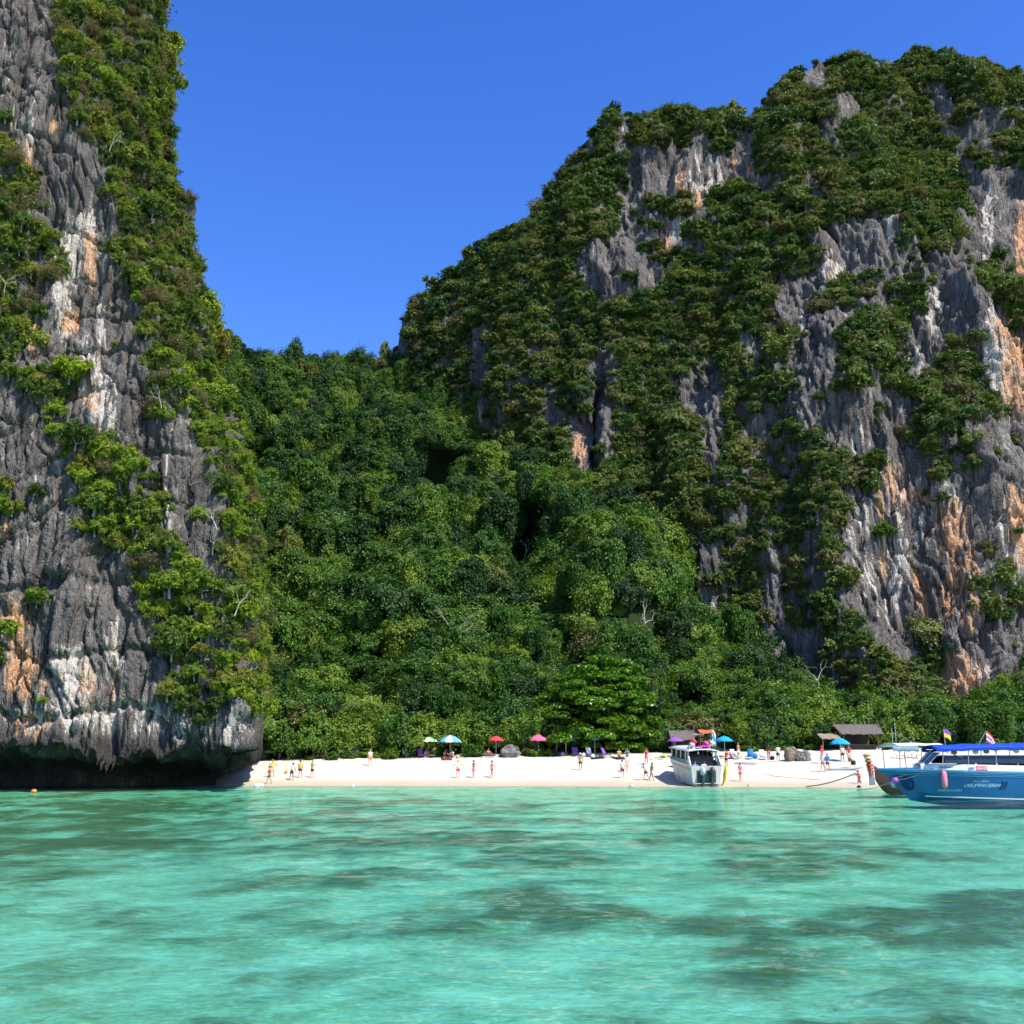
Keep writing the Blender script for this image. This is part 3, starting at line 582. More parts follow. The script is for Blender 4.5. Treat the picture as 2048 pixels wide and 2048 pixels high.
def scatter(P, N, px, py, want, size_fn, gap, ntry, seed):
    """pick points on a surface grid, kept apart by gap x size; want() gives the chance at each place"""
    r = np.random.default_rng(seed); nr, nc = P.shape[:2]
    # chance by true area of each grid cell
    A = np.linalg.norm(np.cross(P[1:, :-1] - P[:-1, :-1], P[:-1, 1:] - P[:-1, :-1]), axis=-1); A[:, :] = np.minimum(A, np.percentile(A, 97)); c = np.cumsum(A.ravel()); c /= c[-1]
    k = np.searchsorted(c, r.uniform(0, 1, ntry)); i, j = k // (nc - 1), k % (nc - 1)
    p = P[i, j] + (P[i + 1, j] - P[i, j]) * r.uniform(0, 1, (ntry, 1)) + (P[i, j + 1] - P[i, j]) * r.uniform(0, 1, (ntry, 1))
    n = N[i, j]; x_, y_ = px[i, j], py[i, j]; w = want(x_, y_, p, n); keep = r.uniform(0, 1, ntry) < w
    p, n, x_, y_ = p[keep], n[keep], x_[keep], y_[keep]; s = size_fn(x_, y_, p, r)
    order = np.argsort(-s * r.uniform(0.8, 1.2, len(s))); cell = {}; out_ = []
    for q in order:
        g = gap * s[q]; key = (int(p[q, 0] // 4), int(p[q, 1] // 4), int(p[q, 2] // 4)); ok = True
        for a in (-1, 0, 1):
            for b in (-1, 0, 1):
                for d in (-1, 0, 1):
                    for o in cell.get((key[0] + a, key[1] + b, key[2] + d), ()):
                        if (p[q, 0] - p[o, 0]) ** 2 + (p[q, 1] - p[o, 1]) ** 2 + (p[q, 2] - p[o, 2]) ** 2 < (gap * (s[q] + s[o]) * .5) ** 2: ok = False; break
                    if not ok: break
                if not ok: break
            if not ok: break
        if ok: cell.setdefault(key, []).append(q); out_.append(q)
    o = np.array(out_); return p[o], n[o], s[o], x_[o], y_[o]

def mass(name, pts, rotz, scl, idx, objs, label):
    """the uncountable rest of a growth as one object: instances on points"""
    c = bpy.data.collections.new(name + '_kinds')
    for k, (m_) in enumerate(objs):
        o = bpy.data.objects.new('%s_kind_%02d' % (name, k), m_); c.objects.link(o)
    me = bpy.data.meshes.new(name); me.vertices.add(len(pts)); me.vertices.foreach_set('co', np.asarray(pts, np.float32).ravel())
    for nm, ty, v in (('rz', 'FLOAT', rotz), ('ix', 'INT', idx)):
        a = me.attributes.new(nm, ty, 'POINT'); a.data.foreach_set('value', np.asarray(v, np.int32 if ty == 'INT' else np.float32))
    a = me.attributes.new('sc', 'FLOAT_VECTOR', 'POINT'); a.data.foreach_set('vector', np.asarray(scl if np.ndim(scl) == 2 else np.repeat(np.asarray(scl)[:, None], 3, 1), np.float32).ravel())
    o = link(name, me); tag(o, label, name.replace('_', ' '), kind='stuff')
    ng = bpy.data.node_groups.new(name, 'GeometryNodeTree'); ng.interface.new_socket('Geometry', in_out='INPUT', socket_type='NodeSocketGeometry'); ng.interface.new_socket('Geometry', in_out='OUTPUT', socket_type='NodeSocketGeometry')
    N_ = ng.nodes; gi, go = N_.new('NodeGroupInput'), N_.new('NodeGroupOutput')
    m2p = N_.new('GeometryNodeMeshToPoints'); ip = N_.new('GeometryNodeInstanceOnPoints'); ci = N_.new('GeometryNodeCollectionInfo')
    ci.inputs['Collection'].default_value = c; ci.inputs['Separate Children'].default_value = True; ci.inputs['Reset Children'].default_value = True
    def na(n_, t): q = N_.new('GeometryNodeInputNamedAttribute'); q.data_type = t; q.inputs['Name'].default_value = n_; return q.outputs['Attribute']
    cx = N_.new('ShaderNodeCombineXYZ'); e2r = N_.new('FunctionNodeEulerToRotation'); L = ng.links
    L.new(gi.outputs[0], m2p.inputs['Mesh']); L.new(m2p.outputs[0], ip.inputs['Points']); L.new(ci.outputs[0], ip.inputs['Instance']); ip.inputs['Pick Instance'].default_value = True
    L.new(na('ix', 'INT'), ip.inputs['Instance Index']); L.new(na('rz', 'FLOAT'), cx.inputs['Z']); L.new(cx.outputs[0], e2r.inputs[0]); L.new(e2r.outputs[0], ip.inputs['Rotation']); L.new(na('sc', 'FLOAT_VECTOR'), ip.inputs['Scale'])
    L.new(ip.outputs[0], go.inputs[0]); md = o.modifiers.new('growth', 'NODES'); md.node_group = ng
    return o
def biggest(s, p, n):
    d = np.linalg.norm(p - [0, 0, CAMZ], axis=1); k = np.argsort(-s / d); return k[:n], k[n:]

# ---------------- labels that say where each plant grows
MARKS = [(560, 'the near cliff corner'), (625, 'the shaded stones'), (692, 'the wedge shaped boulder'), (740, 'the lone fair haired person'), (790, 'the small pale stone'), (857, 'the pale green umbrella'), (900, 'the striped umbrella'), (992, 'the red umbrella'), (1020, 'the jagged boulder'), (1077, 'the pink umbrella'), (1132, 'the green and blue umbrella'), (1290, 'the right side of the layered tree'), (1350, 'the smaller hut'), (1400, 'the orange tarpaulin'), (1450, 'the plain blue umbrella'), (1500, 'the blue deck chair'), (1540, 'the white deck chair by the boulder'), (1584, 'the tan boulder'), (1625, 'the low grey boulder'), (1670, 'the lean-to'), (1716, 'the larger hut'), (1770, 'the right end of the larger hut'), (1835, 'the white roofed longtail boat'), (1880, 'the purple and yellow flag'), (1925, 'the front of the blue canopy'), (1975, 'the middle of the blue canopy'), (2030, 'the red flag')]
def pick(v, L):
    for lim, w in L:
        if v < lim: return w
    return L[-1][1]
def size_word(s, a, b): return 'big' if s > b else 'small' if s < a else 'middling'
def jungle_label(x, y, s, k):
    h = 'next to the near cliff' if x < 590 else 'above ' + min(MARKS, key=lambda m: abs(m[0] - x))[1]
    v = pick(y, [(740, 'at the saddle'), (850, 'high on the slope'), (1000, 'midway up the slope'), (1130, 'below the slope middle'), (1250, 'on the lower slope'), (1360, 'low on the slope'), (9e9, 'just behind the beach')])
    return '%s %s tree %s %s' % (size_word(s, 2.4, 3.6), 'climber draped' if k >= 5 else 'round crowned', v, h)
def mountain_label(x, y, s, k):
    if x < 1000: h = 'on the left flank of the mountain'
    elif x < 1240: h = 'left of the upper bare face'
    elif x < 1520: h = 'beside the upper bare face' if y < 600 else 'far below the upper bare face'
    elif x < 1760: h = 'left of the orange streaked wall'
    else: h = 'on the orange streaked wall' if y > 560 else 'above the orange streaked wall'
    v = pick(y, [(260, 'near the mountain top'), (450, 'high up'), (700, 'at upper middle height'), (950, 'halfway up'), (1150, 'at lower middle height'), (9e9, 'near the mountain foot')])
    return '%s %s shrub %s %s' % (size_word(s, 1.6, 2.4), 'spreading' if k < 4 else 'rounded' if k < 8 else 'twiggy', v, h)
def ledge_label(x, y, rock, s, k, what='bush'):
    h = 'at the outer edge of the near cliff' if x > rock + 45 else 'on the overgrown shoulder of the near cliff' if x > rock - 15 else 'at the left edge of the near cliff' if x < 70 else 'on the rock face of the near cliff'
    v = pick(y, [(200, 'near the top'), (420, 'high up'), (640, 'above the middle'), (860, 'at middle height'), (1060, 'below the middle'), (1250, 'low down'), (1330, 'well above the cave'), (1400, 'close above the cave'), (9e9, 'at the cave lip')])
    if what != 'bush': return 'dry grass tuft %s %s' % (v, h)
    return '%s %s bush %s %s' % (size_word(s, 1.0, 1.4), 'spreading' if k < 4 else 'rounded' if k < 7 else 'dry brown' if k < 10 else 'yellow green', v, h)
from mathutils import kdtree
KD = kdtree.KDTree(PB[:, :, 0].size)
for i_, v_ in enumerate(PB.reshape(-1, 3)): KD.insert(v_, i_)
KD.balance()
def gully_at(p): g_ = GULLY.ravel(); return np.array([g_[KD.find(v)[1]] for v in p])
# ---------------- valley jungle
pb, nb, sb, xb, yb = scatter(PB[4:-3], NB[4:-3], PXB[4:-3], PYB[4:-3],
    lambda x, y, p, n: ((x > 380) & (x < 2250) & (gully_at(p) < .45) & ~((p[:, 1] < 135.5) & (np.abs(x - 1380) < 46)) & ~((p[:, 1] < 136.5) & (np.abs(x - 1712) < 60)) & (fbm(p[:, 0] * .11, p[:, 1] * .08, p[:, 2] * .10, 2, 231) > -.42)).astype(float),
    lambda x, y, p, r: (1.6 + 3.3 * r.uniform(0, 1, len(x)) ** 1.5) * np.where((x < 800) & (y < 760), 0.8, 1.0) * np.where(y > 1300, .85, 1), 0.78, 16000, 3)
rz = rng.uniform(0, 6.28, len(sb)); kindJ = np.where(rng.uniform(0, 1, len(sb)) < np.where(yb > 1330, .08, .20), rng.integers(5, 11, len(sb)), rng.integers(0, 5, len(sb)))
zsc = np.where(kindJ >= 5, rng.uniform(0.9, 1.35, len(sb)), rng.uniform(.85, 1.3, len(sb))) * np.where(yb > 1330, .85, 1); SB = np.stack([sb * rng.uniform(.75, 1.2, len(sb)), sb, sb * zsc], 1); sinkJ = sb * np.where(kindJ >= 5, .95 * zsc - .6, .35)
near, rest = biggest(sb, pb, 300)
JM = [m_[0] for m_ in J_BROAD + J_DRAPE]; JT = [m_[1] for m_ in J_BROAD + J_DRAPE]
for q in near:
    where = jungle_label(xb[q], yb[q], sb[q], kindJ[q])
    t = empty('jungle_tree', pb[q] - [0, 0, sinkJ[q]], rz[q], where, 'tree', 'trees of the jungle slope'); t.scale = SB[q]
    link('crown', JM[kindJ[q]], t); link('trunk', JT[kindJ[q]], t)
if len(rest): mass('jungle_growth', pb[rest] - np.outer(sinkJ[rest], [0, 0, 1]), rz[rest], SB[rest], kindJ[rest], JM, 'dense green jungle covering the rest of the slope')

# ---------------- shrubs on the mountain
BARE = [[(1385, 268), (1496, 272), (1505, 365), (1423, 388), (1403, 414), (1374, 455), (1359, 533), (1328, 569), (1245, 582), (1203, 582), (1245, 429), (1255, 300), (1320, 295), (1380, 300)],
    [(1160, 520), (1225, 500), (1235, 610), (1160, 600)], [(1233, 232), (1252, 232), (1250, 290), (1220, 310)], [(1612, 147), (1652, 145), (1650, 178), (1615, 178)], [(1672, 190), (1700, 180), (1712, 225), (1700, 245), (1668, 235)],
    [(1861, 176), (1880, 172), (1905, 210), (1904, 262), (1866, 256)], [(1636, 250), (1662, 250), (1662, 280), (1636, 280)], [(1915, 254), (1944, 258), (1942, 292), (1918, 290)], [(1957, 225), (1990, 230), (1990, 305), (1960, 300)], [(1740, 114), (1780, 112), (1780, 138), (1745, 136)],
    [(1632, 455), (1714, 445), (1716, 590), (1620, 590)], [(1725, 440), (1795, 440), (1790, 548), (1728, 548)], [(1925, 365), (1985, 335), (2120, 350), (2160, 600), (1865, 590), (1895, 520), (1940, 430)],
    [(1548, 560), (1690, 560), (1690, 640), (1640, 665), (1550, 655)], [(1700, 590), (1770, 590), (1770, 650), (1700, 650)], [(1833, 599), (2001, 555), (2027, 660), (2200, 705), (2200, 1060), (1760, 1060), (1760, 922), (1768, 780), (1807, 689)],
    [(1600, 680), (1660, 665), (1682, 750), (1650, 760), (1640, 850), (1600, 840)], [(1640, 800), (1742, 790), (1740, 905), (1700, 905), (1640, 880)], [(1690, 990), (2200, 990), (2200, 1298), (1968, 1400), (1883, 1400), (1870, 1326), (1769, 1320), (1721, 1227), (1681, 1128)],
    [(1612, 1070), (1640, 1070), (1640, 1180), (1612, 1170)], [(1500, 1268), (1628, 1262), (1640, 1335), (1500, 1335)], [(1550, 1170), (1568, 1170), (1568, 1290), (1550, 1290)],
    [(1172, 735), (1198, 735), (1198, 950), (1172, 950)], [(1140, 850), (1176, 850), (1176, 945), (1150, 945)], [(1094, 785), (1116, 785), (1116, 860), (1094, 860)], [(1194, 690), (1222, 690), (1222, 880), (1194, 880)], [(1404, 722), (1447, 722), (1447, 980), (1404, 980)], [(1357, 775), (1400, 775), (1400, 832), (1357, 832)], [(1478, 810), (1505, 810), (1505, 880), (1478, 880)],
    [(944, 670), (980, 670), (978, 845), (944, 845)], [(792, 620), (815, 615), (815, 712), (792, 712)], [(1400, 1090), (1437, 1090), (1437, 1150), (1400, 1150)], [(1390, 1185), (1437, 1185), (1437, 1255), (1390, 1255)], [(1475, 1240), (1500, 1240), (1500, 1290), (1475, 1290)]]
CLUMP = [(1945, 720, 45, 55), (1900, 770, 30, 55), (1860, 800, 26, 40), (1950, 815, 30, 28), (1990, 810, 26, 24), (1840, 870, 40, 28), (1890, 880, 60, 34), (1900, 930, 36, 40), (1935, 940, 20, 60), (1855, 910, 26, 26), (1800, 760, 20, 40), (1975, 545, 24, 36), (2010, 560, 20, 34), (2040, 620, 26, 60), (1985, 1080, 24, 28), (2020, 1200, 34, 50), (1975, 1235, 20, 24), (1855, 1290, 28, 20), (1880, 1310, 30, 16), (2000, 1130, 24, 30), (1690, 590, 26, 30), (1620, 520, 20, 20), (1305, 410, 14, 14), (1355, 420, 22, 20), (1300, 500, 20, 26), (1445, 280, 18, 26), (1960, 1150, 20, 30), (1960, 1145, 22, 40), (1700, 700, 30, 50), (1745, 660, 40, 40), (1870, 1000, 20, 20), (1350, 520, 16, 24), (1440, 400, 30, 18)]
def grow(b, m):
    c = np.mean(b, 0); return [tuple(c + (np.array(p) - c) * (1 + m / max(12, np.linalg.norm(np.array(p) - c)))) for p in b]
BARE_W = [grow(b, 13) for b in BARE]
def wantC(x, y, p, n):
    w = np.ones(len(x)); xx = x + 9 * fbm(p[:, 0] * .15, p[:, 1] * .1, p[:, 2] * .15, 2, 91); yy = y + 9 * fbm(p[:, 0] * .15, p[:, 1] * .1, p[:, 2] * .15, 2, 97)
    for b in BARE_W: w[inpoly(xx, yy, b)] = 0.008
    for cx, cy_, rx, ry in CLUMP: w = np.where(((x - cx) / rx) ** 2 + ((y - cy_) / ry) ** 2 < 1, 1.0, w)
    patch = .55 * fbm(p[:, 0] * .09, p[:, 1] * .06, p[:, 2] * .06, 3, 93) + .75 * fbm(p[:, 0] * .24, p[:, 1] * .10, p[:, 2] * .05, 3, 99)
    dens = np.interp(x, [800, 1300, 1500, 1700, 2000], [0.22, 0.18, 0.09, -0.05, -0.12]) + np.interp(y, [100, 400, 800, 1300], [0.08, 0.05, 0.02, 0.0])
    w = w * np.clip(0.66 + 2.8 * (patch + dens + 0.1), 0.05, 1)
    return w
pc, nc_, sc, xc, yc = scatter(PC, NCn, PXC, PYC, wantC, lambda x, y, p, r: (0.9 + 1.7 * r.uniform(0, 1, len(x)) ** 1.4) * np.interp(y, [100, 300, 1300], [1.05, 1.05, 0.9]) * np.where(r.uniform(0, 1, len(x)) < 0.07, 1.5, 1.0), 0.69, 38000, 5)
front = (nc_[:, 1] < 0.5); pc, nc_, sc, xc, yc = [v[front] for v in (pc, nc_, sc, xc, yc)]
pc = pc + nc_ * (0.25 * sc)[:, None] - np.outer(sc, [0, 0, .35])
SCc = np.stack([sc * rng.uniform(.85, 1.3, len(sc)), sc * rng.uniform(.85, 1.3, len(sc)), sc * rng.uniform(.7, 1.25, len(sc))], 1); rzc = rng.uniform(0, 6.28, len(sc)); kc = rng.choice(len(C_MESH), len(sc), p=[.12, .12, .12, .12, .105, .105, .105, .105, .05, .05])
vis = (xc > 740) & (xc < 2090) & (yc < 1400) & ~((xc < 1250) & (yc > 1000))
ordc = np.argsort(-(sc / pc[:, 1]) * vis); near, rest = ordc[:300], ordc[300:]
for q in near:
    where = mountain_label(xc[q], yc[q], sc[q], kc[q])
    tag(link('cliff_shrub', C_MESH[kc[q]], None, pc[q], (rng.normal(0, .12), rng.normal(0, .12), rzc[q]), SCc[q]), where, 'shrub', 'shrubs growing on the mountain')
mass('mountain_scrub', pc[rest], rzc[rest], SCc[rest], kc[rest], C_MESH, 'scrub and small trees covering the rest of the mountain')

def wantF(x, y, p, n):
    w = np.full(len(x), .55)
    for b in BARE: w[inpoly(x, y, b)] = 0.02
    w = w * np.clip(.5 + 1.6 * fbm(p[:, 0] * .2, p[:, 1] * .1, p[:, 2] * .12, 3, 95) + np.interp(x, [1200, 1500, 1700, 1900], [.3, .25, .05, -.15]), 0.02, 1); w[(n[:, 1] > .3)] = 0
    return w
pf, nf, sf, xf, yf = scatter(PC, NCn, PXC, PYC, wantF, lambda x, y, p, r: r.uniform(.45, 1.15, len(x)), 0.8, 16000, 15)
mass('rock_scrub', pf + nf * (0.2 * sf)[:, None] - np.outer(sf, [0, 0, .3]), rng.uniform(0, 6.28, len(sf)), sf, rng.integers(0, len(C_MESH), len(sf)), C_MESH, 'fine low scrub in the cracks of the mountain walls')

# ---------------- shrubs on the near cliff
VEG = [[(95, -260), (330, -260), (345, 130), (330, 260), (360, 370), (420, 420), (440, 560), (500, 900), (530, 1150), (590, 1330), (560, 1440), (515, 1440), (478, 1200), (438, 1050), (398, 900), (368, 760), (335, 600), (300, 500), (245, 390), (190, 300), (135, 210), (120, 100)],
    [(-330, 380), (60, 370), (92, 400), (95, 480), (60, 560), (62, 640), (40, 720), (-330, 730)], [(20, 745), (90, 735), (150, 715), (165, 790), (120, 800), (110, 850), (60, 800)],
    [(105, 860), (190, 860), (240, 910), (335, 960), (335, 1060), (395, 1150), (430, 1180), (505, 1290), (480, 1400), (400, 1450), (350, 1400), (330, 1320), (290, 1230), (250, 1120), (190, 1060), (165, 980)],
    [(262, 560), (345, 600), (352, 850), (305, 850), (288, 700)], [(-330, 285), (35, 285), (40, 340), (-330, 350)], [(0, 1240), (15, 1240), (10, 1330), (-300, 1330), (-300, 1240)], [(-330, 1000), (20, 990), (40, 1030), (-330, 1060)], [(225, 460), (260, 470), (280, 560), (240, 560)], [(95, 470), (125, 470), (120, 560), (95, 560)]]
def wantN(x, y, p, n):
    w = np.full(len(x), 0.006); xx = x + 14 * fbm(p[:, 0] * .4, p[:, 1] * .3, p[:, 2] * .3, 2, 191); yy = y + 14 * fbm(p[:, 0] * .4, p[:, 1] * .3, p[:, 2] * .3, 2, 197)
    for b in VEG: w[inpoly(xx, yy, b)] = 1.0
    w[(y > 1455)] = 0; w[(x > np.interp(y, rows_py, rock_px) + 8)] = 1.0; w[(y > 1440) & (x > 480)] = 0
    return w
pn, nn, sn, xn, yn = scatter(PA[:NR_A], NA[:NR_A], PXA[:NR_A], PYA[:NR_A], wantN, lambda x, y, p, r: (0.55 + 1.15 * r.uniform(0, 1, len(x)) ** 1.3) * np.where(r.uniform(0, 1, len(x)) < .10, 1.4, 1.0) * np.where(p[:, 1] > 135, 1.7, 1.0), 0.72, 20000, 9)
pn = pn + nn * (0.3 * sn)[:, None] - np.outer(sn, [0, 0, .35])
rzn = rng.uniform(0, 6.28, len(sn)); kn = rng.choice(len(N_MESH), len(sn), p=[.12, .12, .12, .12, .10, .10, .10, .08, .07, .07, 0, 0, 0, 0]); kn = np.where((yn > 720) & (rng.uniform(0, 1, len(sn)) < .42), rng.integers(10, 14, len(sn)), kn)
vis = (xn > -60) & (yn > -60) & (pn[:, 1] < 124)
ordn = np.argsort(-(sn / pn[:, 1]) * vis); near, rest = ordn[:300], ordn[300:]
for q in near:
    rock = np.interp(yn[q], rows_py, rock_px)
    tag(link('ledge_bush', N_MESH[kn[q]], None, pn[q], (0, 0, rzn[q]), sn[q]), ledge_label(xn[q], yn[q], rock, sn[q], kn[q]), 'bush', 'bushes on the near cliff')
if len(rest): mass('ledge_growth', pn[rest], rzn[rest], sn[rest], kn[rest], N_MESH, 'green growth on the far side and upper part of the near cliff')
# dry grass tufts
pt_, nt_, st_, xt_, yt_ = scatter(PA[:NR_A], NA[:NR_A], PXA[:NR_A], PYA[:NR_A], lambda x, y, p, n: np.where((y < 1440) & (x > -40) & (y > -40), 0.25, 0), lambda x, y, p, r: r.uniform(0.5, 1.0, len(x)), 3.2, 500, 13)
for q in range(min(60, len(st_))):
    tag(link('grass_tuft', TUFT[q % 2], None, pt_[q] + nt_[q] * .15, (0, 0, rng.uniform(0, 6.28)), st_[q]), ledge_label(xt_[q], yt_[q], np.interp(yt_[q], rows_py, rock_px), 1, 0, 'tuft'), 'grass tuft', 'grass tufts on the near cliff')

# ---------------- two trees that stand out on the saddle skyline
def near_on(P_, X_, Y_, px, py): return P_.reshape(-1, 3)[int(np.argmin((X_ - px) ** 2 + (Y_ - py) ** 2))]
for px, s, zz, lab in ((766, 2.3, 2.2, 'lone tree with a visible stem on the saddle beside the mountain'), (592, 3.4, 1.5, 'dark broad tree rising above the left part of the saddle')):
    i_ = int(np.argmin(np.abs(bx_ - px))); q = PB[109, i_]; t = empty('saddle_tree', q + np.array([0, -2.0, .8]), px, lab, 'tree'); t.scale = (s, s, s * zz); link('crown', J_BROAD[1 if s > 3 else 2][0], t); link('trunk', J_BROAD[1 if s > 3 else 2][1], t)
# ---------------- bare pale trees standing out of the green
def bare(depth=4):
    g = Geo()
    def grow_(p, d, L, r, k):
        m = p + d * L * .5 + rng.normal(0, .05 * L, 3); e = p + d * L + rng.normal(0, .06 * L, 3); g.add(*tube([p, m, e], [r, r * .8, r * .55], 5))
        if k: [grow_(e, unit((d + rng.normal(0, .55, 3) + [0, 0, .12])[None])[0], L * rng.uniform(.6, .85), r * .55, k - 1) for _ in range(2 if k < depth else 3)]
    grow_(np.array([0, 0, 0.]), np.array([.15, 0, 1.]), 1.0, .055, depth); return g.mesh('bare_tree', [BARK_DEAD], True)
BARK_DEAD = paint('bark_dead', (0.46, 0.41, 0.34), 0.9, 0.1, 0.2, 3.0)
BARE_T = [bare() for _ in range(3)]
for k, (src, px, py, s, lab) in enumerate([('B', 905, 1318, 1.7, 'pale bare branching tree low on the jungle slope above the striped umbrella'), ('B', 700, 1000, 1.5, 'pale bare tree midway up the jungle slope'), ('B', 850, 900, 1.5, 'grey bare tree in the upper middle of the jungle slope'), ('B', 640, 1180, 1.4, 'bare tree on the lower jungle slope beside the near cliff'), ('B', 1050, 1140, 1.5, 'bare tree in the jungle above the layered tree'), ('B', 1290, 1290, 1.4, 'bare tree right above the layered tree'), ('B', 1640, 1400, 1.4, 'bare tree standing above the lean-to'), ('B', 1880, 1400, 1.6, 'bare tree below the orange streaked wall'),
    ('A', 225, 310, 1.1, 'bare pale shrub high on the near cliff'), ('A', 280, 300, 1.2, 'bare pale shrub on the upper shoulder of the near cliff'), ('A', 440, 1060, 1.2, 'bare pale shrub at the right edge of the near cliff'), ('A', 430, 1110, 1.0, 'lower bare shrub at the right edge of the near cliff'), ('A', 478, 1230, 1.3, 'tall bare shrub low on the near cliff shoulder'), ('A', 500, 1370, 1.2, 'tangled bare shrub just above the beach corner of the near cliff'), ('A', 330, 815, .9, 'small bare shrub midway on the near cliff'), ('A', 20, 590, 1.0, 'bare shrub at the left picture edge on the near cliff')]):
    q = near_on(*((PB, PXB, PYB) if src == 'B' else (PA[:NR_A, :NF], PXA[:NR_A, :NF], PYA[:NR_A, :NF])), px, py)
    tag(link('bare_tree', BARE_T[k % 3], None, q + np.array([0, -1.2 if src == 'A' else -1.8, 1.0 if src == 'B' else -.3]), (R(18), 0, k * 1.7), s * (1.5 if src == 'B' else 1)), lab, 'tree', 'bare pale trees')

# ---------------- trees along the back of the beach
def tree(name, protos_, k, px, py, Y, s, label, group=None, cat='tree', hz=1.0, dz=0.0, sink=0.03):
    p = at(px, py, Y); g = gz(float(p[0]), float(Y)) + dz; t = empty(name, (float(p[0]), Y, g - sink * s), rng.uniform(0, 6.28), label, cat, group); t.scale = (s, s, s * hz)
    link('crown', protos_[k][0], t); link('trunk', protos_[k][1], t); return t
ag, as_ = almond(); am = (ag.mesh('almond_crown', [LEAF_A]), as_.mesh('almond_trunk', [BARK], True))
t = tree('almond_tree', [am], 0, 1209, 1500, 136.0, 1.16, 'big spreading tree with layered bright green leaves right of the pink umbrella', hz=0.9)
FRONT = [(560, 129, 2.6), (625, 129.5, 3.2), (680, 130.5, 3.0), (735, 132, 2.7), (790, 131.5, 3.0), (845, 132, 3.1), (905, 132.5, 2.7), (960, 134, 3.0), (1010, 133, 2.3), (1060, 132.5, 2.6), (1110, 139, 3.2), (1285, 141, 2.9), (1345, 146, 3.0), (1400, 147, 2.9), (1452, 140, 2.6), (1490, 133.5, 2.4), (1530, 133, 2.7), (1575, 134, 2.9), (1625, 134, 2.8), (1670, 146, 3.0), (1720, 147, 3.1), (1785, 139, 2.8), (1820, 138, 2.9), (1870, 139, 3.1), (1925, 138, 3.0), (1975, 137, 3.2), (2030, 137, 3.0), (2085, 138, 3.2),
    (600, 135, 3.4), (700, 137, 3.6), (770, 138, 3.4), (850, 139, 3.6), (930, 140, 3.5), (1010, 141, 3.7), (1380, 150, 3.5), (1460, 150, 3.6), (1560, 143, 3.6), (1640, 147, 3.4), (1760, 148, 3.6), (1850, 148, 3.7), (1950, 147, 3.7), (2040, 147, 3.6)]
for i, (px, Y, s) in enumerate(FRONT):
    mark = min(MARKS, key=lambda m: abs(m[0] - px))[1]; lab = ('front row tree ' if i < 28 else 'taller second row tree ') + ('standing behind ' if i % 2 else 'close behind ') + mark
    tree('beach_tree', B_BROAD, i % 4, px, 1500, Y, s, lab, 'trees along the back of the beach', hz=rng.uniform(0.9, 1.25), sink=0.12)
BB_MESH = onemesh(protos(pads, 4, LEAF_B, 'x', n=4200, leaf=0.09, npad=14), 'beach_bush', LEAF_B)
BUSH = [(850, 131, 1.0), (880, 131, 1.2), (940, 129.6, 1.3), (965, 130, 1.1), (1060, 130.5, 1.2), (1100, 130, 1.0), (780, 129, 1.1), (740, 129, 1.0), (700, 128.8, .9), (620, 127, .8), (665, 127.2, .8), (1500, 131, 1.0), (1560, 131, 1.1), (1625, 130.5, 1.0), (1285, 131.5, 1.0), (1780, 130, 1.1), (1850, 131, 1.2), (1980, 131, 1.2)]
for i, (px, Y, s) in enumerate(BUSH):
    p = at(px, 1500, Y); tag(link('beach_bush', BB_MESH[i % 4], None, (float(p[0]), Y + .6, gz(float(p[0]), Y) - 0.25 * s), (0, 0, i * 1.3), (s * rng.uniform(1.1, 1.7), s * 1.1, s * rng.uniform(.75, 1.1))), 'low leafy bush at the sand edge ' + ('before ' if i % 2 else 'beside ') + min(MARKS, key=lambda m: abs(m[0] - px))[1], 'bush', 'low bushes along the sand')
for k, (px, Y, s, lab) in enumerate([(728, 134, 4.6, 'slim palm standing among trees left of the umbrellas'), (1112, 131, 2.6, 'small palm beside the blue and green umbrella')]):
    tree('palm_tree', PALM, k, px, 1500, Y, s, lab, cat='palm')
# ================================================================== THINGS
def box(g, c, size, rz=0.0, mi=0, ry=0.0, taper=1.0):
    x, y, z = [k / 2 for k in size]; V = np.array([[sx * x * (taper if sz > 0 else 1), sy * y * (taper if sz > 0 else 1), sz * z] for sx in (-1, 1) for sy in (-1, 1) for sz in (-1, 1)])
    c1, s1 = math.cos(ry), math.sin(ry); V = V @ np.array([[c1, 0, -s1], [0, 1, 0], [s1, 0, c1]]); c2, s2 = math.cos(rz), math.sin(rz); V = V @ np.array([[c2, s2, 0], [-s2, c2, 0], [0, 0, 1]])
    return g.add(V + np.asarray(c, float), [[0, 1, 3, 2], [4, 6, 7, 5], [0, 4, 5, 1], [2, 3, 7, 6], [0, 2, 6, 4], [1, 5, 7, 3]], mi)
def lathe(g, prof, n=16, c=(0, 0, 0), mi=0):
    a = np.linspace(0, 2 * np.pi, n, endpoint=False); V = np.concatenate([np.stack([r * np.cos(a), r * np.sin(a), z + 0 * a], 1) for r, z in prof]) + np.asarray(c, float)
    return g.add(V, [[i * n + j, i * n + (j + 1) % n, (i + 1) * n + (j + 1) % n, (i + 1) * n + j] for i in range(len(prof) - 1) for j in range(n)], mi)
def ball(g, c, r, nu=12, nv=8, mi=0):
    r = np.ones(3) * np.asarray(r, float); t = np.linspace(0.001, math.pi - 0.001, nv); a = np.linspace(0, 2 * np.pi, nu, endpoint=False)
    V = np.array([[math.sin(q) * math.cos(b), math.sin(q) * math.sin(b), math.cos(q)] for q in t for b in a]) * r + np.asarray(c, float)
    return g.add(V, [[i * nu + j, (i + 1) * nu + j, (i + 1) * nu + (j + 1) % nu, i * nu + (j + 1) % nu] for i in range(nv - 1) for j in range(nu)], mi)
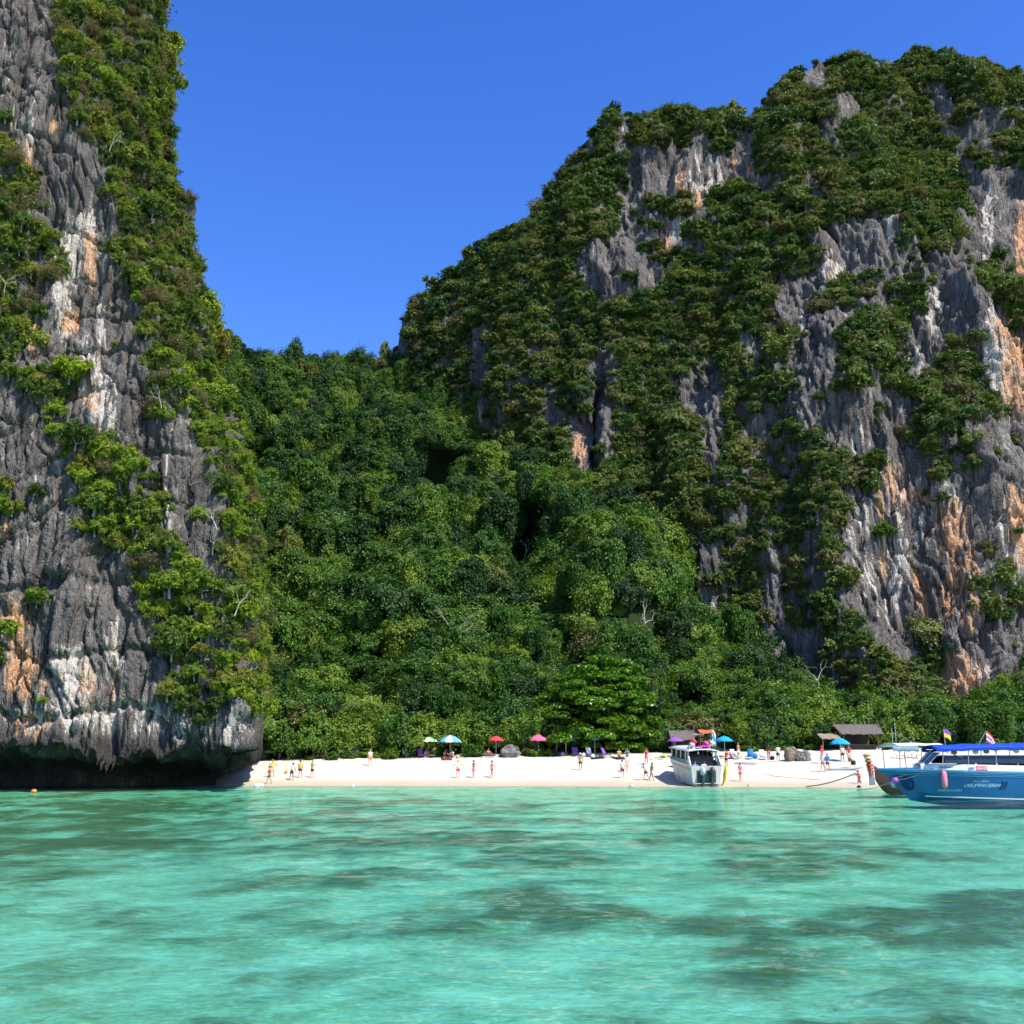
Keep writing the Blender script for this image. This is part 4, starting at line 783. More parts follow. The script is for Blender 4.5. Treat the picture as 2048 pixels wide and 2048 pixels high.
def sheet(g, grid, thick=0.02, mi=0):
    """a cloth or panel: grid of points given a second face a little below"""
    G = np.asarray(grid, float); nr, nc = G.shape[:2]; N_ = normals_of(G) if min(nr, nc) > 1 else 0
    F = grid_faces(nr, nc); k = nr * nc; V = np.concatenate([G.reshape(-1, 3), (G - N_ * thick).reshape(-1, 3)])
    rim = [i for i in range(nc)] + [i * nc + nc - 1 for i in range(1, nr)] + [(nr - 1) * nc + i for i in range(nc - 2, -1, -1)] + [i * nc for i in range(nr - 2, 0, -1)]
    E = np.array([[rim[i], rim[(i + 1) % len(rim)], rim[(i + 1) % len(rim)] + k, rim[i] + k] for i in range(len(rim))])
    return g.add(V, np.concatenate([F, F[:, ::-1] + k, E]), mi)
def T(g, pts, rad, sides=6, mi=0):
    pts = np.asarray(pts, float); rad = np.full(len(pts), rad) if np.isscalar(rad) else rad
    return g.add(*tube(pts, rad, sides), mi)
def part(name, g, m, parent=None, smooth=False): return link(name, g.mesh(name, m if isinstance(m, list) else [m], smooth), parent)
def foot(px, py, y0=104.0, y1=136.0):
    """ground point seen at a photo pixel"""
    Ys = np.arange(y0, y1, 0.05); P_ = at(px, py, Ys); hit = np.nonzero(P_[:, 2] <= ground_z(P_[:, 0], Ys))[0]; i = hit[0] if len(hit) else len(Ys) - 40
    return Vector((float(P_[i, 0]), float(Ys[i]), gz(float(P_[i, 0]), float(Ys[i]))))
def afloat(px, py): th = math.atan((py - 1024) / FOC) - PITCH; Y = CAMZ / math.tan(th); p = at(px, py, Y); return Vector((float(p[0]), float(Y), 0.0))

WHITE = paint('white_paint', (0.78, 0.77, 0.74), 0.35, 0.5, 0.06, 2.0, 0.25); CREAM = paint('cream_gelcoat', (0.52, 0.50, 0.44), 0.4, 0.5, 0.08, 2.0, 0.35)
BLACK = paint('black_interior', (0.02, 0.02, 0.024), 0.5, 0.3); STEEL = paint('steel_tube', (0.55, 0.56, 0.57), 0.3, 0.5, 0.05, 4, 0, 0.8)
WOOD = paint('weathered_wood', (0.20, 0.14, 0.09), 0.8, 0.2, 0.3, 5.0); DARKWOOD = paint('dark_wood', (0.06, 0.045, 0.035), 0.8, 0.2, 0.3, 5.0)
ROPE = paint('rope', (0.45, 0.40, 0.28), 0.9, 0.1); GLASS_D = paint('tinted_window', (0.03, 0.035, 0.04), 0.08, 0.6)

# ---------------------------------------------------------------- boulders
def rock_mesh(seed, sub=3):
    bm = bmesh.new(); bmesh.ops.create_icosphere(bm, subdivisions=sub, radius=1.0)
    V = np.array([v.co[:] for v in bm.verts]); n = V / np.linalg.norm(V, axis=1, keepdims=True)
    f1, f2, ci = cells(n[:, 0] * 1.3 + seed * 9, n[:, 1] * 1.3, n[:, 2] * 1.3, seed); d = 1 + 0.35 * fbm(n[:, 0] * 1.2 + seed * 7, n[:, 1] * 1.2, n[:, 2] * 1.2, 3, seed) + (ci - .5) * 0.28 - 0.10 * (1 - sstep(0, .12, f2 - f1)) + 0.08 * fbm(n[:, 0] * 5, n[:, 1] * 5, n[:, 2] * 3, 2, seed + 4)
    for v, k in zip(bm.verts, d): v.co *= k
    me = bpy.data.meshes.new('boulder'); bm.to_mesh(me); bm.free(); me.materials.append(ROCK_NEAR); return me
RK = [rock_mesh(s_) for s_ in (3, 11, 19, 27)]
ROCK_TAN = rock_mat('boulder_tan', 1.0, (0.16, 0.12, 0.08), (0.30, 0.235, 0.165), (0.46, 0.38, 0.29)); ROCK_GREY = rock_mat('boulder_grey', 1.0, (0.10, 0.092, 0.082), (0.20, 0.185, 0.165), (0.36, 0.335, 0.30))
RKT = []
for m_ in RK:
    m_.materials[0] = ROCK_GREY; c_ = m_.copy(); c_.materials[0] = ROCK_TAN; RKT.append(c_)
for k, (px, py, w, h, lab) in enumerate([(692, 1513, 62, 36, 'big grey wedge shaped boulder at the edge of the trees'), (1020, 1513, 48, 28, 'jagged grey boulder between the red and pink umbrellas'), (1584, 1521, 30, 30, 'tan rounded boulder beside the trees between the huts'), (1606, 1521, 30, 20, 'low grey boulder next to the tan one between the huts'),
    (500, 1530, 34, 20, 'brown boulder on the sand at the foot of the near cliff'), (478, 1534, 30, 18, 'smaller brown boulder nearest the water under the near cliff'), (522, 1518, 30, 16, 'grey boulder tucked against the near cliff corner'), (556, 1513, 36, 18, 'dark boulder in shade right of the near cliff'), (590, 1511, 26, 12, 'flat dark stone in shade beside the dark boulder'), (612, 1512, 34, 13, 'pale stone lying before the dark shaded trees'), (640, 1515, 34, 9, 'flat tan slab of rock left of the wedge shaped boulder'), (664, 1516, 30, 8, 'long low tan rock in front of the wedge shaped boulder'), (726, 1513, 16, 10, 'small brown stone right of the wedge shaped boulder'), (765, 1508, 16, 9, 'small pale stone left of the green umbrella'), (460, 1541, 26, 10, 'low dark rock at the waterline under the near cliff'), (975, 1513, 24, 8, 'low pale rock left of the jagged boulder')]):
    p = foot(px, py); s = p.y / FOC; tag(link('boulder', (RKT if k in (2, 4, 5, 10, 11, 12) else RK)[k % 4], None, (p.x, p.y, p.z + h * s * 0.25), (0, 0, k * 1.9), (w * s * .5, w * s * .45, h * s * .62)), lab, 'rock', 'boulders on the beach')
# ---------------------------------------------------------------- beach umbrellas
def cloth(name, c): return paint('cloth_' + name, c, 0.85, 0.1, 0.10, 5.0)
COLR = dict(green=(0.16, 0.42, 0.20), palegreen=(0.30, 0.55, 0.30), white=(0.80, 0.80, 0.78), sky=(0.08, 0.42, 0.72), blue=(0.02, 0.22, 0.62), deep=(0.01, 0.05, 0.30), red=(0.62, 0.06, 0.07), pink=(0.72, 0.14, 0.26), purple=(0.27, 0.09, 0.46), azure=(0.02, 0.33, 0.72), yellow=(0.75, 0.60, 0.05), orange=(0.75, 0.25, 0.05), magenta=(0.65, 0.04, 0.40), navy=(0.012, 0.018, 0.06), dark=(0.03, 0.03, 0.035), tan=(0.50, 0.38, 0.24), teal=(0.02, 0.30, 0.28), maroon=(0.22, 0.03, 0.05), olive=(0.13, 0.14, 0.06), grey=(0.30, 0.31, 0.33), beige=(0.62, 0.54, 0.40))
def cl(n): return cloth(n, COLR[n])
def umbrella(px, py_rim, w, cols, label, ybase, dome=0.36):
    b = foot(px, ybase, 108, 138); s = b.y / FOC; R_ = w * s * .5 * 1.05; H = max(1.75, float(at(px, py_rim, b.y)[2]) - b.z); u = empty('beach_umbrella', b, rng.uniform(0, 1), label, 'umbrella', 'beach umbrellas')
    n = 8
    for k in range(n):
        g = Geo(); a0, a1 = k * 2 * np.pi / n, (k + 1) * 2 * np.pi / n; gr = []
        for q in np.linspace(0.02, 1, 6):
            row = []
            for t in np.linspace(0, 1, 5):
                a = a0 + (a1 - a0) * t; sag = 1 - 0.05 * math.sin(math.pi * t) * q; row.append([R_ * q * sag * math.cos(a), R_ * q * sag * math.sin(a), H + R_ * dome * 2 * (1 - q ** 1.7) * .75 - 0.05 * R_ * math.sin(math.pi * t) * q])
            gr.append(row)
        sheet(g, gr, 0.008); part('canopy_panel', g, cl(cols[k % len(cols)]), u, True)
    g = Geo(); T(g, [[0, 0, -.3], [0, 0, H + R_ * dome * 1.5 + .08]], 0.025); part('pole', g, STEEL, u)
    for k in range(n):
        a = k * 2 * np.pi / n; g = Geo(); T(g, [[0, 0, H - .05], [R_ * .6 * math.cos(a), R_ * .6 * math.sin(a), H + R_ * dome * .62]], 0.008, 4); part('rib', g, STEEL, u)
    return u
umbrella(857, 1493, 36, ['palegreen', 'white'], 'pale green umbrella at the left end of the umbrella row', 1514, .3)
umbrella(900, 1491, 45, ['sky', 'white'], 'light blue and white striped umbrella, the widest in the row', 1515)
umbrella(992, 1491, 31, ['red'], 'small red umbrella left of the jagged boulder', 1512)
umbrella(1077, 1489, 38, ['pink'], 'pink umbrella right of the jagged boulder', 1512, .4)
umbrella(1132, 1491, 38, ['green', 'blue', 'blue', 'azure'], 'umbrella with green and blue panels left of the big layered tree', 1512)
umbrella(1190, 1484, 22, ['deep'], 'dark blue umbrella in shade under the big layered tree', 1511, .25)
umbrella(1351, 1499, 30, ['purple'], 'purple umbrella left of the white speedboat', 1514)
umbrella(1450, 1493, 34, ['azure'], 'plain blue umbrella right of the white speedboat', 1514)
umbrella(1682, 1501, 40, ['azure'], 'blue umbrella in front of the larger thatched hut', 1522)

# ---------------------------------------------------------------- deck chairs, towels, bags
def chair(px, py, col_, rz, label):
    p = foot(px, py); c = empty('deck_chair', p, rz, label, 'chair', 'deck chairs on the sand'); F = WOOD
    g = Geo(); sheet(g, [[[sx, -0.75 + 0.9 * t, 0.30 - 0.08 * math.sin(math.pi * t)] for sx in (-.28, 0, .28)] for t in np.linspace(0, 1, 5)], .02); part('seat', g, cl(col_), c, True)
    g = Geo(); sheet(g, [[[sx, 0.15 + 0.35 * t, 0.30 + 0.75 * t] for sx in (-.28, 0, .28)] for t in np.linspace(0, 1, 4)], .02); part('backrest', g, cl(col_), c, True)
    for sx in (-.31, .31):
        g = Geo(); T(g, [[sx, -.8, .31], [sx, .15, .28], [sx, .52, 1.08]], .02); part('side_rail', g, F, c)
        for y in (-.7, .2): g = Geo(); T(g, [[sx, y, -.08], [sx, y, .30]], .02); part('leg', g, F, c)
for a in [(811, 1514, 'white', .5, 'white deck chair left of the pale green umbrella'), (842, 1515, 'purple', .3, 'purple deck chair beneath the pale green umbrella'), (866, 1515, 'tan', -.3, 'tan deck chair right of the pale green umbrella pole'), (1055, 1511, 'magenta', .6, 'magenta deck chair left of the pink umbrella'), (1068, 1511, 'purple', -.2, 'purple deck chair below the pink umbrella'), (1150, 1512, 'purple', 0, 'upright purple deck chair right of the green and blue umbrella'), (1212, 1514, 'purple', .9, 'reclined purple deck chair under the big layered tree'), (1180, 1513, 'white', .4, 'white deck chair under the dark blue umbrella'), (1470, 1518, 'white', .5, 'white deck chair right of the plain blue umbrella'), (1527, 1519, 'white', .2, 'white deck chair in front of the tan boulder'), (1500, 1518, 'blue', -.4, 'blue deck chair left of the trees between the huts'), (1800, 1517, 'white', .7, 'white deck chair on the sand right of the larger hut'), (1830, 1516, 'white', .3, 'second white deck chair farther right of the larger hut')]: chair(*a)
def towel(px, py, col_, rz, label, w=.8, L=1.7):
    p = foot(px, py); g = Geo(); xs_ = np.linspace(-w / 2, w / 2, 5); ys_ = np.linspace(-L / 2, L / 2, 8); c_, s_ = math.cos(rz), math.sin(rz)
    gr = [[[x * c_ - y * s_, x * s_ + y * c_, gz(p.x + x * c_ - y * s_, p.y + x * s_ + y * c_) - p.z + .05 + .03 * math.sin(x * 9 + y * 5)] for x in xs_] for y in ys_]; sheet(g, gr, .015)
    o = part('beach_towel', g, cl(col_), None, True); o.location = p; tag(o, label, 'towel', 'towels on the sand')
for a in [(893, 1518, 'maroon', .1, 'dark red towel under the striped umbrella', 1.2, 3.0), (1195, 1516, 'dark', 0, 'dark mat in the shade of the big layered tree', 1.5, 2.4), (1240, 1517, 'dark', .2, 'dark mat right of the reclined purple chair', 1.5, 2.4), (1318, 1519, 'beige', 1.5, 'beige mat left of the purple umbrella', 1.0, 2.0), (1320, 1516, 'teal', 1.5, 'teal towel bundled behind the beige mat', .6, 1.2), (1155, 1513, 'white', .1, 'white towel beside the upright purple chair', .8, 1.6), (978, 1515, 'beige', 1.4, 'beige towel below the red umbrella', .8, 1.8), (1455, 1517, 'orange', 1.2, 'orange towel below the plain blue umbrella', .7, 1.6), (1492, 1527, 'grey', .9, 'grey mat laid out right of the white speedboat', 1.0, 2.4)]: towel(*a)
def bag(px, py, col_, label, s=.35):
    p = foot(px, py); g = Geo(); ball(g, (0, 0, s * .45), (s * .55, s * .38, s * .5), 10, 7); o = part('beach_bag', g, cl(col_), None, True); o.location = p; g2 = Geo(); T(g2, [[-s * .3, 0, s * .75], [-s * .15, 0, s * 1.2], [s * .15, 0, s * 1.2], [s * .3, 0, s * .75]], .02, 5); part('handle', g2, cl('dark'), o); tag(o, label, 'bag', 'bags on the sand')
for a in [(1168, 1514, 'white', 'white bag beside the upright purple chair', .5), (1186, 1516, 'white', 'white bag on the dark mat under the tree', .45), (1225, 1515, 'beige', 'beige bag right of the reclined purple chair', .4), (1110, 1512, 'dark', 'black bag under the green and blue umbrella', .6), (1125, 1512, 'grey', 'grey bag right of the black one under the umbrella', .5), (915, 1517, 'tan', 'tan bag at the right end of the dark red towel', .45), (1345, 1518, 'red', 'red bag below the purple umbrella', .4), (1330, 1516, 'yellow', 'yellow bag left of the purple umbrella', .5), (1545, 1520, 'navy', 'navy bag near the white deck chair by the boulder', .45), (1510, 1517, 'blue', 'blue cool bag beside the blue deck chair', .6), (1700, 1523, 'dark', 'black bag right of the blue umbrella by the hut', .4), (1707, 1530, 'dark', 'black round bag alone on the open sand', .5)]: bag(*a)

# ---------------------------------------------------------------- people
SKIN = [paint('skin_tan', (0.48, 0.25, 0.14), 0.6, 0.3, 0.06), paint('skin_light', (0.60, 0.36, 0.24), 0.6, 0.3, 0.06), paint('skin_brown', (0.22, 0.11, 0.06), 0.6, 0.3, 0.06)]
HAIR = dict(dark=paint('hair_dark', (0.02, 0.015, 0.012), 0.6), brown=paint('hair_brown', (0.10, 0.05, 0.025), 0.6), fair=paint('hair_fair', (0.45, 0.27, 0.10), 0.6))
WORK = bpy.data.scenes.new('workbench')
def skin_mesh(name, J, E, m, root=0, sub=1):
    """grow a continuous surface round a jointed skeleton"""
    me = bpy.data.meshes.new(name); me.from_pydata([j[:3] for j in J], E, []); o = bpy.data.objects.new(name, me); WORK.collection.objects.link(o)
    md = o.modifiers.new('skin', 'SKIN'); md.use_smooth_shade = True
    if not me.skin_vertices: me.skin_vertices.new()
    for v, j in zip(me.skin_vertices[0].data, J): v.radius = (j[3], j[4] if len(j) > 4 else j[3])
    for k_, v in enumerate(me.skin_vertices[0].data): v.use_root = (k_ == root)
    sd = o.modifiers.new('smooth', 'SUBSURF'); sd.levels = sd.render_levels = sub
    WORK.view_layers[0].update(); dg = WORK.view_layers[0].depsgraph; nm = bpy.data.meshes.new_from_object(o.evaluated_get(dg)); bpy.data.objects.remove(o); bpy.data.meshes.remove(me)
    nm.name = name; nm.materials.clear(); nm.materials.append(m); return nm
def dirv(fwd, outw, side): return np.array([side * math.sin(outw), -math.sin(fwd) * math.cos(outw), -math.cos(fwd) * math.cos(outw)])
def person(px, py, label, rz=0.0, skin=0, top=None, bottom='dark', hair='dark', hat=None, armL=(0, .15, .2), armR=(0, .15, .2), legL=(0, .06, 0), legR=(0, .06, 0), lean=0.0, h=1.72, sit=False, loc=None, dress=None):
    """arm = (forward, outward, elbow bend), leg = (forward, outward, knee bend), all in radians; faces the camera at rz = 0"""
    b = loc if loc is not None else foot(px, py); k = h / 1.72; J = []; E = []
    def add(p, r, par=None, r2=None):
        J.append((*p, r, r2 or r)); i = len(J) - 1
        if par is not None: E.append((par, i))
        return i
    hipz = 0.93; legs = []
    for sd, lg in ((-1, legL), (1, legR)):
        hp = np.array([sd * .09, 0, hipz - .03]); kn = hp + dirv(lg[0], lg[1], sd) * .42; an = kn + dirv(lg[0] - lg[2], lg[1] * .6, sd) * .40; legs.append((hp, kn, an))
    drop = min(l[2][2] for l in legs) - .085
    S = lambda p: np.array([p[0], p[1], p[2] - drop]) if not sit else np.array([p[0], p[1], p[2] - hipz + .12])
    up = np.array([0, -math.sin(lean), math.cos(lean)]); pel = np.array([0, 0, hipz]); sp1 = pel + up * .20; ch = pel + up * .40; nk = pel + up * .57; hd0 = pel + up * .64 + [0, -.01, 0]; hd = pel + up * .72 + [0, -.025, 0]; hd2 = pel + up * .79 + [0, -.01, 0]
    ip = add(S(pel), .145, None, .11); i1 = add(S(sp1), .125, ip, .095); ic = add(S(ch), .155, i1, .11); ink = add(S(nk), .055, ic); ih0 = add(S(hd0), .062, ink); ih = add(S(hd), .082, ih0, .092); add(S(hd2), .068, ih, .075); add(S(hd + [0, -.105, -.01]), .013, ih)
    for sd in (-1, 1): add(S(hd + [sd * .088, .01, 0]), .014, ih)
    arms = []
    for sd, ar in ((-1, armL), (1, armR)):
        sh = ch + up * .10 + [sd * .175, 0, 0]; el = sh + dirv(ar[0], ar[1], sd) * .28; fd = dirv(ar[0] + ar[2], ar[1] * .5, sd); wr = el + fd * .25; pm = wr + fd * .075
        a = add(S(sh), .062, ic); b2 = add(S(sh * .5 + el * .5), .052, a); c2 = add(S(el), .042, b2); d2 = add(S(wr), .028, c2, .024); e2 = add(S(pm), .036, d2, .018); arms.append((sh, el))
        sx = np.cross(fd, [0, 1, 0.01]); sx /= np.linalg.norm(sx)
        for q, L in ((-.026, .062), (-.009, .075), (.009, .070), (.026, .055)):
            f1_ = pm + fd * L * .6 + sx * q * 1.1; f2_ = pm + fd * L + sx * q * 1.1 + [0, -.015, 0]; m1 = add(S(f1_), .009, e2); add(S(f2_), .007, m1)
        t1 = add(S(wr + fd * .045 + sx * .045), .010, d2); add(S(wr + fd * .085 + sx * .055), .008, t1)
    for hp, kn, an in legs:
        a = add(S(hp), .095, ip); b2 = add(S(hp * .5 + kn * .5), .08, a); c2 = add(S(kn), .056, b2); q = add(S(kn * .5 + an * .5), .052, c2); d2 = add(S(an), .036, q); toe = add(S(an + [0, -.09, -.045]), .038, d2, .028); add(S(an + [0, -.16, -.055]), .028, toe, .018)
    o = link('person', skin_mesh('person', J, E, SKIN[skin], 0), None, b, (0, 0, rz), k); tag(o, label, 'person', 'people on the beach')
    def garment(nm, JJ, EE, m): link(nm, skin_mesh(nm, JJ, EE, m, 0), o)
    if top:
        if top == 'bikini': garment('swim_top', [(*S(ch + up * -.03), .163, .122), (*S(ch + up * .05), .160, .118)], [(0, 1)], cl('dark' if bottom == 'dark' else bottom))
        else:
            JJ = [(*S(pel + up * .06), .160, .125), (*S(sp1), .145, .118), (*S(ch), .172, .128), (*S(ch + up * .12), .120, .095)]; EE = [(0, 1), (1, 2), (2, 3)]
            for sh, el in arms:
                n0 = len(JJ); JJ += [(*S(sh), .078), (*S(sh * .45 + el * .55), .070)]; EE += [(2, n0), (n0, n0 + 1)]
            garment('shirt', JJ, EE, cl(top))
    if bottom:
        f = .60 if bottom != 'bikini' else .12; JJ = [(*S(pel + up * .07), .152, .12), (*S(pel), .160, .126)]; EE = [(0, 1)]
        for hp, kn, an in legs:
            n0 = len(JJ); JJ += [(*S(hp), .108), (*S(hp * (1 - f) + kn * f), .098)]; EE += [(1, n0), (n0, n0 + 1)]
        garment('shorts', JJ, EE, cl(bottom))
    if dress: garment('skirt', [(*S(pel + up * .1), .15, .12), (*S(pel - up * .12), .19, .16), (*S(pel - up * .38), .24, .20)], [(0, 1), (1, 2)], cl(dress))
    g = Geo(); hc = S(hd); ball(g, hc + [0, .022, .028], (.098, .112, .098), 12, 8)
    if hair == 'fair' or hair == 'brown': ball(g, hc + [0, .06, -.07], (.075, .05, .13), 8, 6)
    part('hair', g, HAIR[hair], o, True)
    if hat: g = Geo(); lathe(g, [(.001, .17), (.07, .16), (.105, .10), (.11, .06), (.19, .045), (.19, .035), (.10, .045)], 14, hc); part('hat', g, cl(hat), o, True)
    return o
HIP = (-.25, .75, 1.1)
person(544, 1554, 'person in yellow top with arms at hips near the cliff foot', .3, 0, 'yellow', 'beige', 'fair', None, HIP, HIP, (.1, .12, 0), (-.1, .12, 0))
person(538, 1568, 'wading person in teal shorts with orange top at the water edge', -1.2, 0, 'orange', 'teal', 'dark', None, (.4, .1, .5), (-.3, .1, .4), (.45, .03, .4), (-.25, .03, .1))
person(583, 1561, 'person in white shirt bending slightly near the waterline', 2.8, 2, 'white', 'dark', 'dark', None, (.3, .1, .4), (.2, .1, .4), (.1, .08, .1), (-.1, .1, 0), .3)
person(600, 1556, 'person in mustard yellow shirt with black shorts facing the trees', 3.1, 0, 'yellow', 'dark', 'dark', None, (.1, .12, .1), (.1, .12, .1))
person(624, 1556, 'person in tan top and blue shorts, arms crossed before the body', 2.6, 1, 'tan', 'navy', 'fair', None, (.5, .1, 1.3), (.5, .1, 1.3), (.12, .05, .1), (-.12, .05, 0))
person(740, 1532, 'person with fair hair and orange shorts alone below the wedge boulder', .2, 1, 'white', 'orange', 'fair', None, (.2, .2, .5), (-.1, .2, .3))
person(916, 1556, 'person stretching both arms out in white top and red shorts', 0, 1, 'white', 'red', 'fair', None, (0, 1.15, .1), (0, 1.15, .1))
person(947, 1556, 'person in maroon shirt holding a pink towel', 1.4, 1, 'maroon', None, 'dark', None, (.3, .1, .6), (.9, .15, .7), (.15, .04, .1), (-.1, .04, 0), dress='pink')
person(984, 1556, 'person in dark swimwear walking along the water edge', 1.0, 0, 'bikini', 'maroon', 'brown', None, (-.3, .15, .3), (.35, .15, .3), (.3, .03, .15), (-.3, .03, .1))
person(1161, 1541, 'bare chested person in dark shorts on the open sand', 3.0, 0, None, 'dark', 'brown', 'white', (.15, .2, .3), (.1, .2, .3))
person(1254, 1544, 'person in beige shirt wearing a blue cap walking down the beach', .4, 1, 'beige', 'beige', 'brown', 'blue', (.4, .15, .6), (-.2, .15, .3), (.25, .04, .1), (-.2, .04, .1))
person(1245, 1556, 'person in white shirt with dark shorts walking to the water', 2.9, 1, 'white', 'dark', 'dark', None, (.2, .12, .4), (-.2, .12, .3), (.15, .04, 0), (-.15, .04, .2))
person(1293, 1530, 'person in red and pink carrying something yellow by the trees', -.4, 0, 'red', 'pink', 'brown', None, (.5, .2, .9), (1.1, .3, .4), (.15, .05, 0), (-.1, .05, 0))
person(1292, 1561, 'person in white top leaning over beside another at the waterline', -1.0, 1, 'white', 'dark', 'dark', None, (.8, .15, .3), (.6, .15, .5), (.25, .08, .1), (-.3, .08, .1), .45)
person(1303, 1561, 'person in olive shirt stepping out beside a companion', 1.0, 2, 'olive', 'grey', 'dark', None, (.5, .2, .6), (-.4, .2, .4), (.5, .05, .4), (-.35, .05, .1), .15)
person(1481, 1563, 'person in pink top and red shorts right of the white speedboat', .5, 1, 'pink', 'red', 'brown', None, (1.3, .3, 1.2), (.1, .15, .3), (.1, .04, 0), (-.1, .04, 0))
person(1453, 1534, 'person in red shirt standing beside the white speedboat', 2.2, 0, 'red', 'dark', 'dark', None, (.5, .2, .7), (.4, .2, .7), lean=.2)
person(1477, 1518, 'bare chested person with white towel near the plain blue umbrella', .6, 0, None, 'white', 'dark', None, (1.6, .4, 1.2), (.1, .15, .2))
person(1538, 1520, 'person in dark shirt and pink shorts before the tan boulder', .3, 2, 'dark', 'pink', 'dark')
person(1557, 1524, 'person in white shirt left of the tan boulder', 2.7, 1, 'white', 'navy', 'brown', None, (.3, .15, .8), (.2, .15, .2))
person(1645, 1527, 'person in red shirt with red cap walking near the larger hut', .5, 0, 'red', 'beige', 'dark', 'red', (.3, .1, .4), (-.2, .1, .4))
person(1646, 1543, 'person in white shirt carrying a blue bag on the open sand', -.8, 1, 'white', 'grey', 'fair', None, (.4, .1, .7), (-.2, .15, .3), (.25, .04, .1), (-.25, .04, .1))
person(1656, 1543, 'person in blue shirt with dark shorts next to one in white', -.6, 1, 'blue', 'dark', 'brown', None, (.2, .1, .3), (-.3, .15, .3), (.3, .04, .1), (-.2, .04, .1))
person(1686, 1524, 'person in white shirt under the blue umbrella by the hut', .2, 1, 'white', 'dark', 'dark', None, (.5, .2, 1.0), (.1, .1, .2))
person(1699, 1525, 'person in red and white right of the blue umbrella by the hut', -.5, 0, 'red', 'white', 'brown')
for a in [((890, 1516), 'person in dark top sitting under the striped umbrella', 'dark', 'maroon', .3), ((905, 1516), 'person in beige top sitting at the right under the striped umbrella', 'beige', 'dark', -.4), ((852, 1514), 'person in tan top sitting beneath the pale green umbrella', 'tan', 'blue', .2), ((976, 1513), 'person in pink top sitting left of the red umbrella', 'pink', 'white', .5), ((1238, 1514), 'person in yellow shirt sitting in shade under the big layered tree', 'yellow', 'dark', .2), ((1255, 1513), 'person in teal shirt sitting in shade at the layered tree edge', 'teal', 'navy', -.3), ((1462, 1516), 'person in pink shirt sitting right of the plain blue umbrella', 'pink', 'dark', .1)]:
    person(*a[0], a[1], a[4], 0, a[2], a[3], 'brown', None, (.9, .15, .5), (.9, .15, .5), (1.25, .15, 1.3), (1.2, .15, 1.35), .15, 1.7, True)
# ---------------------------------------------------------------- lettering helper
def letters(txt, size, spacing=1.0, shear=0.0):
    cu = bpy.data.curves.new('lettering', 'FONT'); cu.body = txt; cu.size = size; cu.space_character = spacing; cu.shear = shear; cu.resolution_u = 2
    o = bpy.data.objects.new('lettering', cu); WORK.collection.objects.link(o); WORK.view_layers[0].update()
    me = bpy.data.meshes.new_from_object(o.evaluated_get(WORK.view_layers[0].depsgraph)); bpy.data.objects.remove(o); return me

# ---------------------------------------------------------------- speedboat hull
class Hull:
    """hard-chine hull: bow at x = 0, stern at x = L, port side towards -y"""
    def __init__(s, L, B, sheer0, sheer1, rake, fine=0.5, draft=.42, flare=.8):
        s.L, s.B, s.s0, s.s1, s.rake, s.fine, s.draft, s.flare = L, B, sheer0, sheer1, rake, fine, draft, flare
    def f(s, u): u = np.asarray(u, float); return np.where(u < s.fine, 1 - (1 - np.minimum(u / s.fine, 1)) ** 2.1, 1 - 0.10 * ((u - s.fine) / (1 - s.fine)) ** 2)
    def sheer(s, u): return s.s0 + (s.s1 - s.s0) * np.asarray(u) ** .8
    def chine(s, u): return 0.02 + 0.75 * (1 - np.minimum(np.asarray(u) / .45, 1)) ** 2
    def xs(s, z): return s.rake * np.clip(1 - z / s.s0, 0, 1.3) ** .85
    def point(s, u, v, side):
        """v 0..1 keel to chine, 1..2 chine to sheer"""
        zc, zs = float(s.chine(u)), float(s.sheer(u)); zk = -s.draft * (1 - (1 - min(u / .3, 1)) ** 2 * .9)
        if v <= 1: z = zk + (zc - zk) * v; b = s.B * s.flare * float(s.f(u)) * v ** .8
        else: w = v - 1; z = zc + (zs - zc) * w; b = s.B * float(s.f(u)) * (s.flare + (1 - s.flare) * w ** .8)
        x0 = float(s.xs(z)); return [x0 + (s.L - x0) * u, side * b, z]
    def side_y(s, x, z):
        u = x / s.L
        for _ in range(4): u = max(0, (x - float(s.xs(z))) / (s.L - float(s.xs(z))))
        zc, zs = float(s.chine(u)), float(s.sheer(u)); w = min(1, max(0, (z - zc) / (zs - zc))); return -s.B * float(s.f(u)) * (s.flare + (1 - s.flare) * w ** .8)
    def build(s, nu=50):
        g = Geo(); U = np.linspace(0, 1, nu) ** 1.25; Vv = [0, .35, .7, 1, 1.0001, 1.25, 1.5, 1.75, 2]
        for sd in (-1, 1):
            G = np.array([[s.point(u, v, sd) for u in U] for v in Vv]); g.add(G.reshape(-1, 3), grid_faces(*G.shape[:2]) if sd < 0 else grid_faces(*G.shape[:2])[:, ::-1])
        tr = [s.point(1, v, -1) for v in Vv] + [s.point(1, v, 1) for v in Vv[::-1]]; n = len(Vv)
        g.add(np.array(tr), [[i, i + 1, 2 * n - 2 - i, 2 * n - 1 - i] for i in range(n - 1)])
        return g
    def band(s, z0, z1, u0=0, out_=.02, sides=(-1,), nu=60, rel=True):
        """a strake along the topside between two heights below the sheer"""
        g = Geo()
        for sd in sides:
            G = []
            for k in range(2):
                row = []
                for u in np.linspace(u0, 1, nu) ** 1.1:
                    z = float(s.sheer(u)) - (z0, z1)[k]; x0 = float(s.xs(z)); x = x0 + (s.L - x0) * u; row.append([x - .01, sd * (-s.side_y(x, z) + out_), z])
                G.append(row)
            sheet(g, G if sd < 0 else [r for r in G[::-1]], .04)
        return g
def place(name, p, rz, label, cat): return empty(name, p, rz, label, cat)

